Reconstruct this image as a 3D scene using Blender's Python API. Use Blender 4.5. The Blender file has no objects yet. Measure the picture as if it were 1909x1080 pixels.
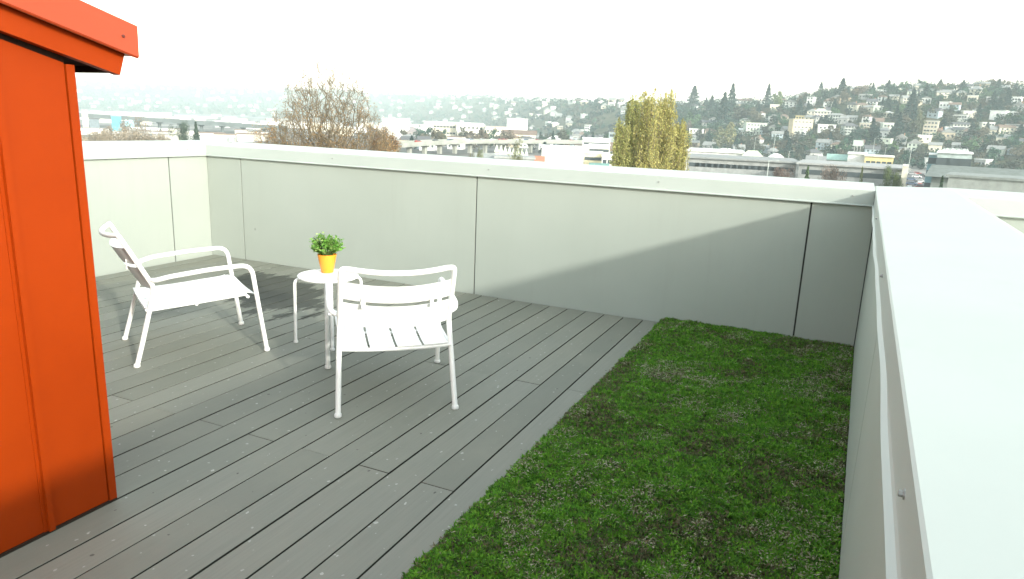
import bpy, math, random
import numpy as np
from mathutils import Vector, Matrix

R = math.radians
SC = bpy.context.scene
COL = SC.collection

# ------------------------------------------------------------------ camera, sky, sun, exposure
CAM = Vector((-0.2294, -5.386, 1.4943))
YAW, PITCH, ROLL, FPX = -0.42534, -0.23327, 0.04046, 1317.7
_fw = Vector((math.sin(YAW) * math.cos(PITCH), math.cos(YAW) * math.cos(PITCH), math.sin(PITCH)))
_r0 = Vector((math.cos(YAW), -math.sin(YAW), 0)); _u0 = _r0.cross(_fw)
_ri = _r0 * math.cos(ROLL) + _u0 * math.sin(ROLL); _up = _u0 * math.cos(ROLL) - _r0 * math.sin(ROLL)
cd = bpy.data.cameras.new('camera'); co = bpy.data.objects.new('camera', cd); COL.objects.link(co)
cd.sensor_width = 36; cd.lens = 36 * FPX / 1909; cd.clip_start = 0.05; cd.clip_end = 30000
co.matrix_world = Matrix(((_ri.x, _up.x, -_fw.x, CAM.x), (_ri.y, _up.y, -_fw.y, CAM.y), (_ri.z, _up.z, -_fw.z, CAM.z), (0, 0, 0, 1)))
SC.camera = co
SUN_AZ, SUN_EL = R(119.0), R(18.2)           # azimuth clockwise from +Y
w = bpy.data.worlds.new('World'); SC.world = w; w.use_nodes = True
nt = w.node_tree; bg = nt.nodes['Background']
sky = nt.nodes.new('ShaderNodeTexSky'); sky.sky_type = 'NISHITA'; sky.sun_disc = False
sky.sun_elevation = SUN_EL; sky.sun_rotation = SUN_AZ
sky.air_density = 2.0; sky.dust_density = 1.2; sky.ozone_density = 1.0
hs = nt.nodes.new('ShaderNodeHueSaturation'); hs.inputs['Saturation'].default_value = 0.42      # thin overcast veil: a whiter sky all over
nt.links.new(sky.outputs[0], hs.inputs['Color']); nt.links.new(hs.outputs[0], bg.inputs[0]); bg.inputs[1].default_value = 0.15
sl = bpy.data.lights.new('sun', 'SUN'); so = bpy.data.objects.new('sun', sl); COL.objects.link(so)
sl.energy = 1.5; sl.angle = R(2.2); sl.color = (1.0, 0.97, 0.87)
_sd = Vector((math.sin(SUN_AZ) * math.cos(SUN_EL), math.cos(SUN_AZ) * math.cos(SUN_EL), math.sin(SUN_EL)))
so.rotation_euler = _sd.to_track_quat('Z', 'Y').to_euler(); so.location = (20, -20, 30)
SC.view_settings.view_transform = 'Standard'; SC.view_settings.look = 'None'
SC.view_settings.gamma = 1.0; SC.view_settings.use_curve_mapping = False
SC.view_settings.exposure = 1.9
HAZE = 0.00026
SC.render.engine = 'CYCLES'
SC.cycles.use_denoising = True
try: SC.cycles.denoiser = 'OPENIMAGEDENOISE'
except Exception: pass
SC.cycles.max_bounces = 8; SC.cycles.diffuse_bounces = 4; SC.cycles.volume_bounces = 2
SC.cycles.use_adaptive_sampling = True; SC.cycles.adaptive_threshold = 0.02

# ------------------------------------------------------------------ helpers
class MB:
    def __init__(s): s.v = []; s.f = []
    def add(s, vs, fs):
        o = len(s.v); s.v += [tuple(p) for p in vs]; s.f += [tuple(i + o for i in f) for f in fs]
    def box(s, x0, x1, y0, y1, z0, z1):
        s.add([(x, y, z) for z in (z0, z1) for y in (y0, y1) for x in (x0, x1)],
              [(0, 2, 3, 1), (4, 5, 7, 6), (0, 1, 5, 4), (2, 6, 7, 3), (0, 4, 6, 2), (1, 3, 7, 5)])
    def bbox(s, x0, x1, y0, y1, z0, z1, b):      # box with chamfered vertical and top edges
        def ring(d, z): return [(x0 + d + b, y0 + d, z), (x1 - d - b, y0 + d, z), (x1 - d, y0 + d + b, z), (x1 - d, y1 - d - b, z),
                                (x1 - d - b, y1 - d, z), (x0 + d + b, y1 - d, z), (x0 + d, y1 - d - b, z), (x0 + d, y0 + d + b, z)]
        vs = ring(0, z0) + ring(0, z1 - b) + ring(b, z1)
        fs = [tuple(range(7, -1, -1)), tuple(range(16, 24))]
        for k in (0, 8):
            for i in range(8): fs.append((k + i, k + (i + 1) % 8, k + 8 + (i + 1) % 8, k + 8 + i))
        s.add(vs, fs)
    def tube(s, pts, r, n=10, cap=True):
        pts = [Vector(p) for p in pts]; m = len(pts)
        rr = r if isinstance(r, (list, tuple)) else [r] * m
        t0 = (pts[1] - pts[0]).normalized(); ref = Vector((0, 0, 1)) if abs(t0.z) < 0.9 else Vector((1, 0, 0))
        nx = t0.cross(ref).normalized(); vs = []; tp = t0
        for i in range(m):
            t = (pts[min(i + 1, m - 1)] - pts[max(i - 1, 0)]).normalized()
            q = tp.rotation_difference(t); nx = (q @ nx).normalized(); tp = t; ny = t.cross(nx)
            for k in range(n):
                a = 2 * math.pi * k / n; vs.append(pts[i] + (nx * math.cos(a) + ny * math.sin(a)) * rr[i])
        fs = [(i * n + k, i * n + (k + 1) % n, (i + 1) * n + (k + 1) % n, (i + 1) * n + k) for i in range(m - 1) for k in range(n)]
        if cap: fs += [tuple(range(n - 1, -1, -1)), tuple(range((m - 1) * n, m * n))]
        s.add(vs, fs)
    def lathe(s, prof, cx, cy, n=24):
        vs = []; m = len(prof)
        for r_, z in prof:
            for k in range(n):
                a = 2 * math.pi * k / n; vs.append((cx + r_ * math.cos(a), cy + r_ * math.sin(a), z))
        fs = [(i * n + k, i * n + (k + 1) % n, (i + 1) * n + (k + 1) % n, (i + 1) * n + k) for i in range(m - 1) for k in range(n)]
        fs += [tuple(range(n - 1, -1, -1)), tuple(range((m - 1) * n, m * n))]
        s.add(vs, fs)
    def prism(s, poly, ax, a, b):                  # polygon in the two other axes, extruded along ax from a to b
        def P(u, v, t): return {0: (t, u, v), 1: (u, t, v), 2: (u, v, t)}[ax]
        n = len(poly); vs = [P(u, v, a) for u, v in poly] + [P(u, v, b) for u, v in poly]
        s.add(vs, [tuple(range(n)), tuple(range(2 * n - 1, n - 1, -1))] + [(i, i + n, (i + 1) % n + n, (i + 1) % n) for i in range(n)])
    def mesh(s, name, mat=None, smooth=False):
        me = bpy.data.meshes.new(name); me.from_pydata(s.v, [], s.f); me.update()
        fixn(me)
        if mat: me.materials.append(mat)
        if smooth:
            me.polygons.foreach_set('use_smooth', [True] * len(me.polygons)); me.set_sharp_from_angle(angle=R(42))
        return me
    def build(s, name, mat, parent=None, smooth=False):
        return link(name, s.mesh(name, mat, smooth), parent)
import bmesh
def fixn(me):
    bm = bmesh.new(); bm.from_mesh(me); bmesh.ops.recalc_face_normals(bm, faces=bm.faces); bm.to_mesh(me); bm.free()
def link(name, me, parent=None, loc=None, scale=None, color=None, rz=None):
    o = bpy.data.objects.new(name, me); COL.objects.link(o)
    if parent is not None: o.parent = parent
    if loc is not None: o.location = loc
    if scale is not None: o.scale = scale
    if rz is not None: o.rotation_euler = (0, 0, rz)
    if color is not None: o.color = (*color, 1)
    return o
def tag(o, label=None, cat=None, group=None, kind=None):
    if label: o['label'] = label
    if cat: o['category'] = cat
    if group: o['group'] = group
    if kind: o['kind'] = kind
    return o
def empty(name, loc=(0, 0, 0), rz=0.0):
    o = bpy.data.objects.new(name, None); COL.objects.link(o); o.location = loc; o.rotation_euler = (0, 0, rz); o.empty_display_size = 0.2
    return o
def npmesh(name, V, F, mat, col=None, smooth=False):   # V (n,3); F (m,k) one face size; col per face (m,3)
    me = bpy.data.meshes.new(name); V = np.asarray(V, np.float32); F = np.asarray(F, np.int32); m, k = F.shape
    me.vertices.add(len(V)); me.vertices.foreach_set('co', V.ravel())
    me.loops.add(m * k); me.loops.foreach_set('vertex_index', F.ravel())
    me.polygons.add(m); me.polygons.foreach_set('loop_start', np.arange(0, m * k, k, dtype=np.int32))
    if col is not None:
        at = me.color_attributes.new('tint', 'FLOAT_COLOR', 'CORNER')
        c4 = np.ones((m, k, 4), np.float32); c4[:, :, :3] = np.asarray(col, np.float32)[:, None, :]; at.data.foreach_set('color', c4.ravel())
    me.update(calc_edges=True); me.validate()
    if smooth: me.polygons.foreach_set('use_smooth', np.ones(m, bool))
    me.materials.append(mat); return me
def pixray(px, py):
    return (_fw * FPX + _ri * (px - 954.5) - _up * (py - 540)).normalized()
def sweep(pts, rad=0.05, n=5):                     # polyline with its inner corners rounded
    P = [Vector(p) for p in pts]; out = [P[0]]
    for i in range(1, len(P) - 1):
        a, b, c = P[i - 1], P[i], P[i + 1]; d1 = (a - b); d2 = (c - b); r_ = min(rad, d1.length * .45, d2.length * .45)
        p1 = b + d1.normalized() * r_; p2 = b + d2.normalized() * r_
        for k in range(n + 1):
            t = k / n; out.append((p1 * (1 - t) + b * t) * (1 - t) + (b * (1 - t) + p2 * t) * t)
    out.append(P[-1]); return out

# ------------------------------------------------------------------ materials
def mat(name, col, rough=0.6, spec=0.5, metal=0.0):
    m = bpy.data.materials.new(name); m.use_nodes = True; b = m.node_tree.nodes['Principled BSDF']
    b.inputs['Base Color'].default_value = (*col, 1); b.inputs['Roughness'].default_value = rough
    b.inputs['Specular IOR Level'].default_value = spec; b.inputs['Metallic'].default_value = metal
    return m
class NG:
    def __init__(s, m): s.t = m.node_tree; s.b = s.t.nodes['Principled BSDF']
    def n(s, typ, **kw):
        x = s.t.nodes.new('ShaderNode' + typ)
        for k, v in kw.items():
            if k.startswith('i_'):
                key = k[2:]; x.inputs[int(key) if key.isdigit() else key.replace('_', ' ')].default_value = v
            else: setattr(x, k, v)
        return x
    def l(s, a, b): s.t.links.new(a, b)
    def ramp(s, src, stops):
        x = s.n('ValToRGB'); e = x.color_ramp.elements
        while len(e) < len(stops): e.new(0.5)
        for q, (p, c) in zip(e, stops): q.position = p; q.color = (*c, 1) if len(c) == 3 else c
        s.l(src, x.inputs[0]); return x
    def mix(s, fac, a, b, typ='MIX'):
        x = s.n('Mix', data_type='RGBA', blend_type=typ)
        for val, inp in ((fac, x.inputs[0]), (a, x.inputs[6]), (b, x.inputs[7])):
            if hasattr(val, 'is_linked'): s.l(val, inp)
            elif isinstance(val, (int, float)): inp.default_value = val
            else: inp.default_value = (*val, 1)
        return x.outputs[2]
    def noise(s, vec, scale, detail=4, rough=.55, dist=0.0):
        x = s.n('TexNoise'); x.inputs['Scale'].default_value = scale; x.inputs['Detail'].default_value = detail
        x.inputs['Roughness'].default_value = rough; x.inputs['Distortion'].default_value = dist
        if vec is not None: s.l(vec, x.inputs['Vector'])
        return x.outputs[0]
    def pos(s, sc=(1, 1, 1)):
        g = s.n('NewGeometry'); mp = s.n('Mapping'); mp.inputs['Scale'].default_value = sc; s.l(g.outputs['Position'], mp.inputs['Vector']); return mp.outputs[0]
    def bump(s, h, strength=.3, dist=.002):
        b = s.n('Bump'); b.inputs['Strength'].default_value = strength; b.inputs['Distance'].default_value = dist
        s.l(h, b.inputs['Height']); s.l(b.outputs[0], s.b.inputs['Normal'])
    def math(s, op, a, b=0.0, c=None):
        x = s.n('Math', operation=op)
        for val, inp in zip((a, b, c), x.inputs):
            if val is None: continue
            if hasattr(val, 'is_linked'): s.l(val, inp)
            else: inp.default_value = val
        return x.outputs[0]

def m_panel():                                       # painted fibre-cement parapet panels
    m = mat('panel_paint', (.42, .44, .40), .55, .3); g = NG(m); p = g.pos()
    n1 = g.noise(p, 1.3, 4); n2 = g.noise(g.pos((30, 30, 2.2)), 1.0, 3); n3 = g.noise(p, 260, 2)
    c = g.mix(g.ramp(n1, [(.3, (0, 0, 0)), (.72, (1, 1, 1))]).outputs[0], (.332, .368, .334), (.310, .346, .312))
    c = g.mix(g.math('MULTIPLY', g.ramp(n2, [(.55, (0, 0, 0)), (.85, (1, 1, 1))]).outputs[0], .25), c, (.285, .32, .285))
    vo = g.n('TexVoronoi'); vo.inputs['Scale'].default_value = 3.1; g.l(p, vo.inputs['Vector']); sc_ = g.n('SeparateColor'); g.l(vo.outputs['Color'], sc_.inputs[0])
    sp = g.math('MULTIPLY', g.math('LESS_THAN', vo.outputs['Distance'], g.math('MULTIPLY', sc_.outputs[1], .045)), g.math('GREATER_THAN', sc_.outputs[0], .70)); c = g.mix(g.math('MULTIPLY', sp, .4), c, (.12, .13, .11))
    n4 = g.noise(g.pos((7, 7, .5)), 1.0, 5, .65); c = g.mix(g.math('MULTIPLY', g.ramp(n4, [(.56, (0, 0, 0)), (.80, (1, 1, 1))]).outputs[0], .22), c, (.25, .275, .235))
    g.l(c, g.b.inputs['Base Color']); g.bump(n3, .12, .001); return m
def m_coping():
    m = mat('coping_metal', (.52, .545, .525), .45, .4); g = NG(m); p = g.pos()
    n1 = g.noise(p, 2.0, 5); n2 = g.noise(g.pos((8, 8, 60)), 1.0, 3)
    c = g.mix(g.ramp(n1, [(.35, (0, 0, 0)), (.75, (1, 1, 1))]).outputs[0], (.395, .44, .415), (.365, .41, .385))
    c = g.mix(g.math('MULTIPLY', g.ramp(n2, [(.6, (0, 0, 0)), (.8, (1, 1, 1))]).outputs[0], .25), c, (.31, .345, .32))
    g.l(c, g.b.inputs['Base Color']); g.bump(n1, .08, .01); return m
def m_orange():
    m = mat('orange_metal', (.27, .028, .001), .5, .12); g = NG(m); p = g.pos()
    n1 = g.noise(p, 3.0, 4); n2 = g.noise(g.pos((1, 1, .25)), 9.0, 5); n3 = g.noise(p, 400, 2)
    c = g.mix(g.ramp(n1, [(.35, (0, 0, 0)), (.7, (1, 1, 1))]).outputs[0], (.268, .031, .0010), (.245, .027, .0008))
    c = g.mix(g.math('MULTIPLY', g.ramp(n2, [(.62, (0, 0, 0)), (.8, (1, 1, 1))]).outputs[0], .18), c, (.24, .034, .004))
    g.l(c, g.b.inputs['Base Color']); g.bump(n3, .08, .0008); return m
def m_deck():
    m = mat('deck_composite', (.22, .225, .205), .62, .4); g = NG(m); p = g.pos()
    oi = g.n('ObjectInfo'); tone = g.ramp(oi.outputs['Random'], [(0, (.168, .178, .146)), (.35, (.190, .200, .166)), (.7, (.214, .223, .188)), (1, (.200, .203, .160))]).outputs[0]
    gr = g.noise(g.pos((90, 3, 1)), 1.0, 5, .6)
    c = g.mix(g.math('MULTIPLY', g.ramp(gr, [(.35, (0, 0, 0)), (.7, (1, 1, 1))]).outputs[0], .45), tone, (.150, .165, .132))
    bl = g.noise(p, 2.1, 5, .6); c = g.mix(g.math('MULTIPLY', g.ramp(bl, [(.45, (0, 0, 0)), (.75, (1, 1, 1))]).outputs[0], .5), c, (.222, .226, .180))
    # pale droppings and scuffs
    ds = g.n('TexNoise'); ds.inputs['Scale'].default_value = 60; g.l(p, ds.inputs['Vector'])
    wv = g.n('VectorMath', operation='ADD'); sc = g.n('VectorMath', operation='SCALE'); sc.inputs['Scale'].default_value = .018
    g.l(ds.outputs['Color'], sc.inputs[0]); g.l(p, wv.inputs[0]); g.l(sc.outputs[0], wv.inputs[1])
    def spots(scale, thr, seedoff, amt, colr, c, rarity):
        mp = g.n('Mapping'); mp.inputs['Location'].default_value = (seedoff, seedoff * .7, 0); mp.inputs['Scale'].default_value = (1, .75, 1); g.l(wv.outputs[0], mp.inputs['Vector'])
        vo = g.n('TexVoronoi', voronoi_dimensions='2D'); vo.inputs['Scale'].default_value = scale; g.l(mp.outputs[0], vo.inputs['Vector'])
        sx = g.n('SeparateColor'); g.l(vo.outputs['Color'], sx.inputs[0])
        near = g.math('LESS_THAN', vo.outputs['Distance'], g.math('MULTIPLY', sx.outputs[1], thr))
        keep = g.math('GREATER_THAN', sx.outputs[0], rarity)
        return g.mix(g.math('MULTIPLY', g.math('MULTIPLY', near, keep), amt), c, colr)
    c = spots(8, .05, 3.1, .55, (.50, .53, .48), c, .60)
    c = spots(19, .095, 8.7, .55, (.40, .43, .39), c, .72)
    c = spots(6, .035, 15.2, .8, (.05, .05, .042), c, .72)
    # wet patch by the left chair, with streaks along the boards
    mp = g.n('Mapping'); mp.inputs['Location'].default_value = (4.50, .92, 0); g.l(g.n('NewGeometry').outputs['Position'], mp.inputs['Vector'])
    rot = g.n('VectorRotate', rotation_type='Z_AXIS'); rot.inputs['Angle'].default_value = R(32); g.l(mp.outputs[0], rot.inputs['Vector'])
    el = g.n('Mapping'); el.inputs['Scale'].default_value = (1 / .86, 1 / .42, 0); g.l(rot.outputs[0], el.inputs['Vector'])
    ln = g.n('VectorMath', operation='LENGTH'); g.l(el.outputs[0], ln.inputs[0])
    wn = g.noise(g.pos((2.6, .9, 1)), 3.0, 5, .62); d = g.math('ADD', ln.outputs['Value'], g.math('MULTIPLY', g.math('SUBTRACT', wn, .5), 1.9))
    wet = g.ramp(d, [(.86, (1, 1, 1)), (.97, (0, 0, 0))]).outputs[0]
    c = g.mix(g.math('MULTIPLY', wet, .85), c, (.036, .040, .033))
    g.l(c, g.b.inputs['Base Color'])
    g.b.inputs['Roughness'].default_value = .68
    g.bump(gr, .25, .0015); return m
def m_white():
    m = mat('white_powder_coat', (.82, .835, .82), .38, .5); g = NG(m); n = g.noise(g.pos(), 14, 3)
    c = g.mix(g.ramp(n, [(.35, (0, 0, 0)), (.8, (1, 1, 1))]).outputs[0], (.83, .845, .83), (.78, .79, .77)); g.l(c, g.b.inputs['Base Color']); return m
def m_attr(name, rough=.8, spec=.2, use_obj=False, trans=0.0):    # tint attribute, optionally times the object colour
    m = mat(name, (.5, .5, .5), rough, spec); g = NG(m); a = g.n('Attribute', attribute_name='tint'); c = a.outputs['Color']
    if use_obj:
        oi = g.n('ObjectInfo'); c = g.mix(1.0, c, oi.outputs['Color'], 'MULTIPLY')
    g.l(c, g.b.inputs['Base Color'])
    if trans:
        tr = g.n('BsdfTranslucent'); g.l(c, tr.inputs['Color']); mx = g.n('MixShader'); mx.inputs[0].default_value = trans
        g.l(g.b.outputs[0], mx.inputs[1]); g.l(tr.outputs[0], mx.inputs[2]); g.l(mx.outputs[0], g.t.nodes['Material Output'].inputs[0])
    return m
def m_objcol(name, rough=.7, spec=.3, nscale=.6, amt=.25):
    m = mat(name, (.5, .5, .5), rough, spec); g = NG(m); oi = g.n('ObjectInfo'); n = g.noise(g.pos(), nscale, 4)
    dark = g.mix(1.0, oi.outputs['Color'], (.72, .72, .70), 'MULTIPLY')
    c = g.mix(g.ramp(n, [(.4, (0, 0, 0)), (.75, (1, 1, 1))]).outputs[0], oi.outputs['Color'], dark); g.l(c, g.b.inputs['Base Color']); return m
M = dict(panel=m_panel(), coping=m_coping(), orange=m_orange(), flash=mat('sky_lit_flashing', (.33, .046, .012), .4, .4), deck=m_deck(), white=m_white(),
         dark=mat('dark_gap', (.03, .032, .03), .8), soffit=mat('dark_soffit', (.035, .022, .016), .9, .05), groove=mat('shade_dark_board_edge', (.045, .048, .040), .9, .1), steel=mat('screw_steel', (.35, .36, .35), .4, .5, .6),
         membrane=mat('roof_membrane', (.3, .31, .3), .8), edge=mat('edging', (.06, .065, .06), .6),
         leaf=m_attr('leaf', .7, .25, False, .25), leafo=m_attr('leaf_tinted', .8, .15, True), bark=mat('bark', (.15, .125, .085), .9, .1),
         dot=mat('dark_rivet', (.10, .02, .012), .6), wall=m_objcol('house_wall'), roof=m_objcol('house_roof', .8, .2, .9), glass=mat('window_glass', (.06, .075, .08), .12, .6),
         conc=m_objcol('concrete', .8, .2, .15), paint=m_objcol('vehicle_paint', .3, .5, 2, .1))
# ------------------------------------------------------------------ roof, deck, parapets
GZ = -18.0
mb = MB(); mb.box(-6.75, 3.6, -9.0, .58, GZ - 1, -.075); bo = mb.build('apartment_building', M['membrane'])
tag(bo, 'grey apartment block under the roof deck', 'building')
XS = -1.372                                            # edge between deck and planting
dk = empty('deck'); tag(dk, kind='structure')
PB = 0.16; rnd = random.Random(5)
xs = [XS] + [-1.508 - PB * k for k in range(30)]
for k in range(30):
    x1, x0 = xs[k], xs[k + 1]
    if x0 < -6.17: x0 = -6.172
    if x1 - x0 < .03: continue
    base = -1.752 if k % 2 == 0 else -3.068
    if k == 0: cuts = [-1.74, -5.4]
    else: cuts = [base - 2.64 * j for j in range(0, 3)]
    cuts = [c + rnd.uniform(-.006, .006) for c in cuts if c > -8.5]
    ys = [-.006] + cuts + [-8.6]
    for j in range(len(ys) - 1):
        b = MB(); dz = rnd.uniform(-.0012, .0012)
        b.bbox(x0 + .0042, x1 - .0042, ys[j + 1] + .0018, ys[j] - .0018, -.028, dz, .0014)
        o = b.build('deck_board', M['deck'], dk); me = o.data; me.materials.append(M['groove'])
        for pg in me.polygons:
            if pg.normal.z < .3: pg.material_index = 1  # side faces coloured dark, painting shade into the gaps
mb = MB(); mb.box(-6.175, XS, -8.6, -.004, -.072, -.045); mb.build('deck_base', M['dark'], dk)

def screw(mesh_cache={}):
    if 'm' not in mesh_cache:
        b = MB(); b.lathe([(.0065, 0), (.0065, .002), (.0042, .0025), (.0042, .007), (.0005, .0075)], 0, 0, 6); mesh_cache['m'] = b.mesh('screw', M['steel'])
    return mesh_cache['m']
ZL, ZF, ZT, ZB = 1.036, 1.046, 1.14, 1.162              # lip, fascia bottom, top inner edge, top outer edge
CW = .46
def parapet(loc, rz, s0, s1, joints, label, screws=(), wavy=0.0, wall_to=None, cop=None, inner=True):
    """local frame: s along the wall, inner face at v=0 with v<0 inside, thickness +v"""
    t = empty('parapet_wall', loc, rz); tag(t, label, 'wall', 'parapet walls round the roof deck')
    b = MB(); b.box(s0, s1, .010, CW - .06, -.07, ZF + .06); b.build('wall_core', M['dark'], t)
    js = [s0] + sorted(joints) + [s1]
    for a, c in zip(js[:-1], js[1:]):
        b = MB(); b.box(a + .006, c - .006, .0, .0095, -.05, ZF - .02)
        # panels stand upright: build is axis aligned, chamfer shows on their edges
        b.build('panel', M['panel'], t)
    b = MB(); b.box(s0, s1, CW - .059, CW - .04, -.6, ZF - .02); b.build('outer_cladding', M['panel'], t)
    c0, c1 = cop or (s0, s1)
    n = max(2, int((c1 - c0) / .08)); vs = []; fs = []
    prof = [(.012, ZL - .004), (-.0285, ZL - .007), (-.0305, ZL - .002), (-.0207, ZL + .003), (-.020, ZF + .002), (-.020, ZT - .004), (-.016, ZT), (CW - .02, ZB), (CW, ZB - .003), (CW, ZB - .11), (CW - .012, ZB - .112)]
    rr = random.Random(3)
    for i in range(n + 1):
        s = c0 + (c1 - c0) * i / n
        wob = wavy * (math.sin(s * 2.1 + 1.0) * .5 + math.sin(s * 5.3) * .35 + math.sin(s * 9.7 + 2) * .25)
        for k, (v, z) in enumerate(prof): vs.append((s, v + (wob if 1 <= k <= 3 else wob * .3 if k == 4 else 0), z + (wob * .3 if k <= 3 else 0)))
    m = len(prof)
    for i in range(n):
        for k in range(m - 1): fs.append((i * m + k, i * m + k + 1, (i + 1) * m + k + 1, (i + 1) * m + k))
    fs += [tuple(range(m)), tuple(range((n + 1) * m - 1, n * m - 1, -1))]
    b = MB(); b.add(vs, fs); cp = b.build('coping', M['coping'], t)
    for s in screws:
        o = link('screw', screw(), cp, (s, -.020, 1.094)); o.rotation_euler = (R(90), 0, 0)
    return t
# north wall: s = x ; inner face y=0
parapet((0, 0, 0), 0, -6.178, .012, [-5.713, -3.037, -.395], 'long pale panelled parapet wall along the far side of the deck', [-4.55, -2.92, -1.477, -.142], .0015, cop=(-6.156, -.01))
parapet((0, 0, 0), 0, .49, 3.4, [2.9], 'parapet wall stub beyond the wide white coping at the right edge', [.56], .001, cop=(.45, 3.4))
# east wall: slightly skewed; s runs from north to south
EA = -math.pi / 2 - .0236 + 0.0
parapet((.012, 0.0, 0), -math.pi / 2 - .0236, -.44, 9.0, [2.86, 5.52], 'wide white-topped parapet wall beside the green planting on the right', [1.42, 3.07, 4.52], .0032, cop=(-.45, 9.0))
# west wall: inner face x=-6.178, s = y
parapet((-6.178, 0, 0), math.pi / 2, -8.6, .44, [-.46, -3.12, -5.8], 'sunlit pale parapet wall behind the left chair', [-.25, -1.6], .001, cop=(-8.6, .45))

# ------------------------------------------------------------------ orange stair house
XO, YO = -2.634, -3.748
sh = empty('stair_house', (XO, YO, 0)); tag(sh, 'bright orange metal-clad stair house with sloping roof at the left edge', 'building')
SL = -.265
def zr(y, z0): return z0 + SL * y                      # local y (0 at corner, negative towards camera)
b = MB(); b.prism([(-3.2, 0.02), (-.01, .02), (-.01, zr(-.01, 1.605)), (-3.2, zr(-3.2, 1.605))], 0, -2.3, -.012); b.build('wall', M['orange'], sh)
jy = [0.0 - .026, -.248, -.72, -1.19, -1.66, -2.13, -2.6, -3.07]
for a, c in zip(jy[:-1], jy[1:]):
    b = MB(); b.prism([(c + .008, .008), (a - .004, .008), (a - .004, zr(a, 1.619)), (c + .008, zr(c, 1.619))], 0, -.0115, -.0005); b.build('cladding_panel', M['orange'], sh)
for k, a in enumerate(jy[1:7]):
    b = MB(); b.prism([(a - .018, .008), (a + .003, .008), (a + .003, zr(a, 1.619)), (a - .018, zr(a, 1.619))], 0, -.0004, .017)
    b.prism([(a - .030, .008), (a - .0185, .008), (a - .0185, zr(a, 1.619)), (a - .030, zr(a, 1.619))], 0, -.0003, .003); b.build('standing_seam', M['orange'], sh)
b = MB(); b.prism([(-.0255, .006), (.004, .006), (.004, zr(0, 1.622)), (-.0255, zr(0, 1.622))], 0, -.03, .004); b.build('corner_trim', M['orange'], sh)
# roof: soffit, fascia and top flashing; fascia end overhangs the corner
ro = MB(); ro.prism([(-.02, zr(-.02, 1.59)), (-.02, zr(-.02, 1.655)), (-3.19, zr(-3.19, 1.655)), (-3.19, zr(-3.19, 1.59))], 0, -2.28, -.0125); ro.prism([(.10, zr(.10, 1.652)), (.13, zr(.13, 1.70)), (-3.3, zr(-3.3, 1.86)), (-3.3, zr(-3.3, 1.652))], 0, -2.4, .02); rf = ro.build('roof', M['soffit'], sh)  # first prism: dark filler, standing in for shade in the eave gap
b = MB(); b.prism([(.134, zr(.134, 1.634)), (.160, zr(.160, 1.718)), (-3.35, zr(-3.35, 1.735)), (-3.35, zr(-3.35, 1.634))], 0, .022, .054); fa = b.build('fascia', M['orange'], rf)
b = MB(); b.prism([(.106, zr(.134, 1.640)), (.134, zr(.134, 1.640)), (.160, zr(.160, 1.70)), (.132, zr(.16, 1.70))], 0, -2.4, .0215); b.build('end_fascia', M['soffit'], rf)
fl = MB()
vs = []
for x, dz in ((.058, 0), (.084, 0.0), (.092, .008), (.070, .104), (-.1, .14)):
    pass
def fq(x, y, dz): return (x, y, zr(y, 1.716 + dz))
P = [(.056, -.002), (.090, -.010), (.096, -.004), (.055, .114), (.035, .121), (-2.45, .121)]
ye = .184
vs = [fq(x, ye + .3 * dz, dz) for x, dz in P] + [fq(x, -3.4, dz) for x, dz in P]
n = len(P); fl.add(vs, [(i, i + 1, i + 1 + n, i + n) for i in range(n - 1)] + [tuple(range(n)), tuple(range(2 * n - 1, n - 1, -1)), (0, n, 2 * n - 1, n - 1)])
flo = fl.build('roof_flashing', M['flash'], rf)  # orange made paler and pinker, painting in sky light on the tilted face
rvm = screw().copy(); rvm.materials.clear(); rvm.materials.append(M['dot']); o = link('rivet', rvm, flo, fq(.0775, .14, .050)); o.rotation_euler = (0, R(90), 0)
b = MB(); b.box(-2.31, .004, -3.2, .004, -.0005, .0055); b.build('base_flashing', M['soffit'], sh)

# ------------------------------------------------------------------ planting bed
so_ = MB(); bd = empty('planting_bed'); tag(bd, kind='structure')
b = MB(); b.box(XS + .001, XS + .005, -8.6, -.004, -.07, .012); b.build('edging', M['edge'], bd)
rs = np.random.RandomState(11)
def fbm2(x, y, sc, oct=4, seed=0):                      # cheap value noise
    r_ = np.random.RandomState(seed); tab = r_.rand(256, 256); out = 0; amp = .5; tot = 0
    for k in range(oct):
        u = x * sc + 17.3 * k; v = y * sc + 5.1 * k; iu = np.floor(u).astype(int); iv = np.floor(v).astype(int); fu = u - iu; fv = v - iv
        fu = fu * fu * (3 - 2 * fu); fv = fv * fv * (3 - 2 * fv); T = lambda a, c: tab[a % 256, c % 256]
        out = out + amp * ((T(iu, iv) * (1 - fu) + T(iu + 1, iv) * fu) * (1 - fv) + (T(iu, iv + 1) * (1 - fu) + T(iu + 1, iv + 1) * fu) * fv)
        tot += amp; amp *= .5; sc *= 2.03
    return out / tot
def bed_h(x, y):
    e = np.clip((x - XS) / .06, 0, 1); return .012 + .022 * e + .030 * (fbm2(x, y, 3.0, 4, 2) - .5) * e + .018 * (fbm2(x, y, 14., 2, 3) - .5)
def east_x(y): return .012 + .0236 * y
gx = np.linspace(0, 1, 60); gy = np.linspace(-8.5, -.004, 260)
GX, GY = np.meshgrid(gx, gy); XX = XS + .006 + GX * (east_x(GY) - .006 - XS); ZZ = bed_h(XX, GY)
V = np.stack([XX, GY, ZZ], -1).reshape(-1, 3); idx = np.arange(60 * 260).reshape(260, 60)
F = np.stack([idx[:-1, :-1], idx[:-1, 1:], idx[1:, 1:], idx[1:, :-1]], -1).reshape(-1, 4)
sm = mat('bed_soil', (.05, .04, .028), .95, .1); g = NG(sm); nn = g.noise(g.pos(), 40, 5)
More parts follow.
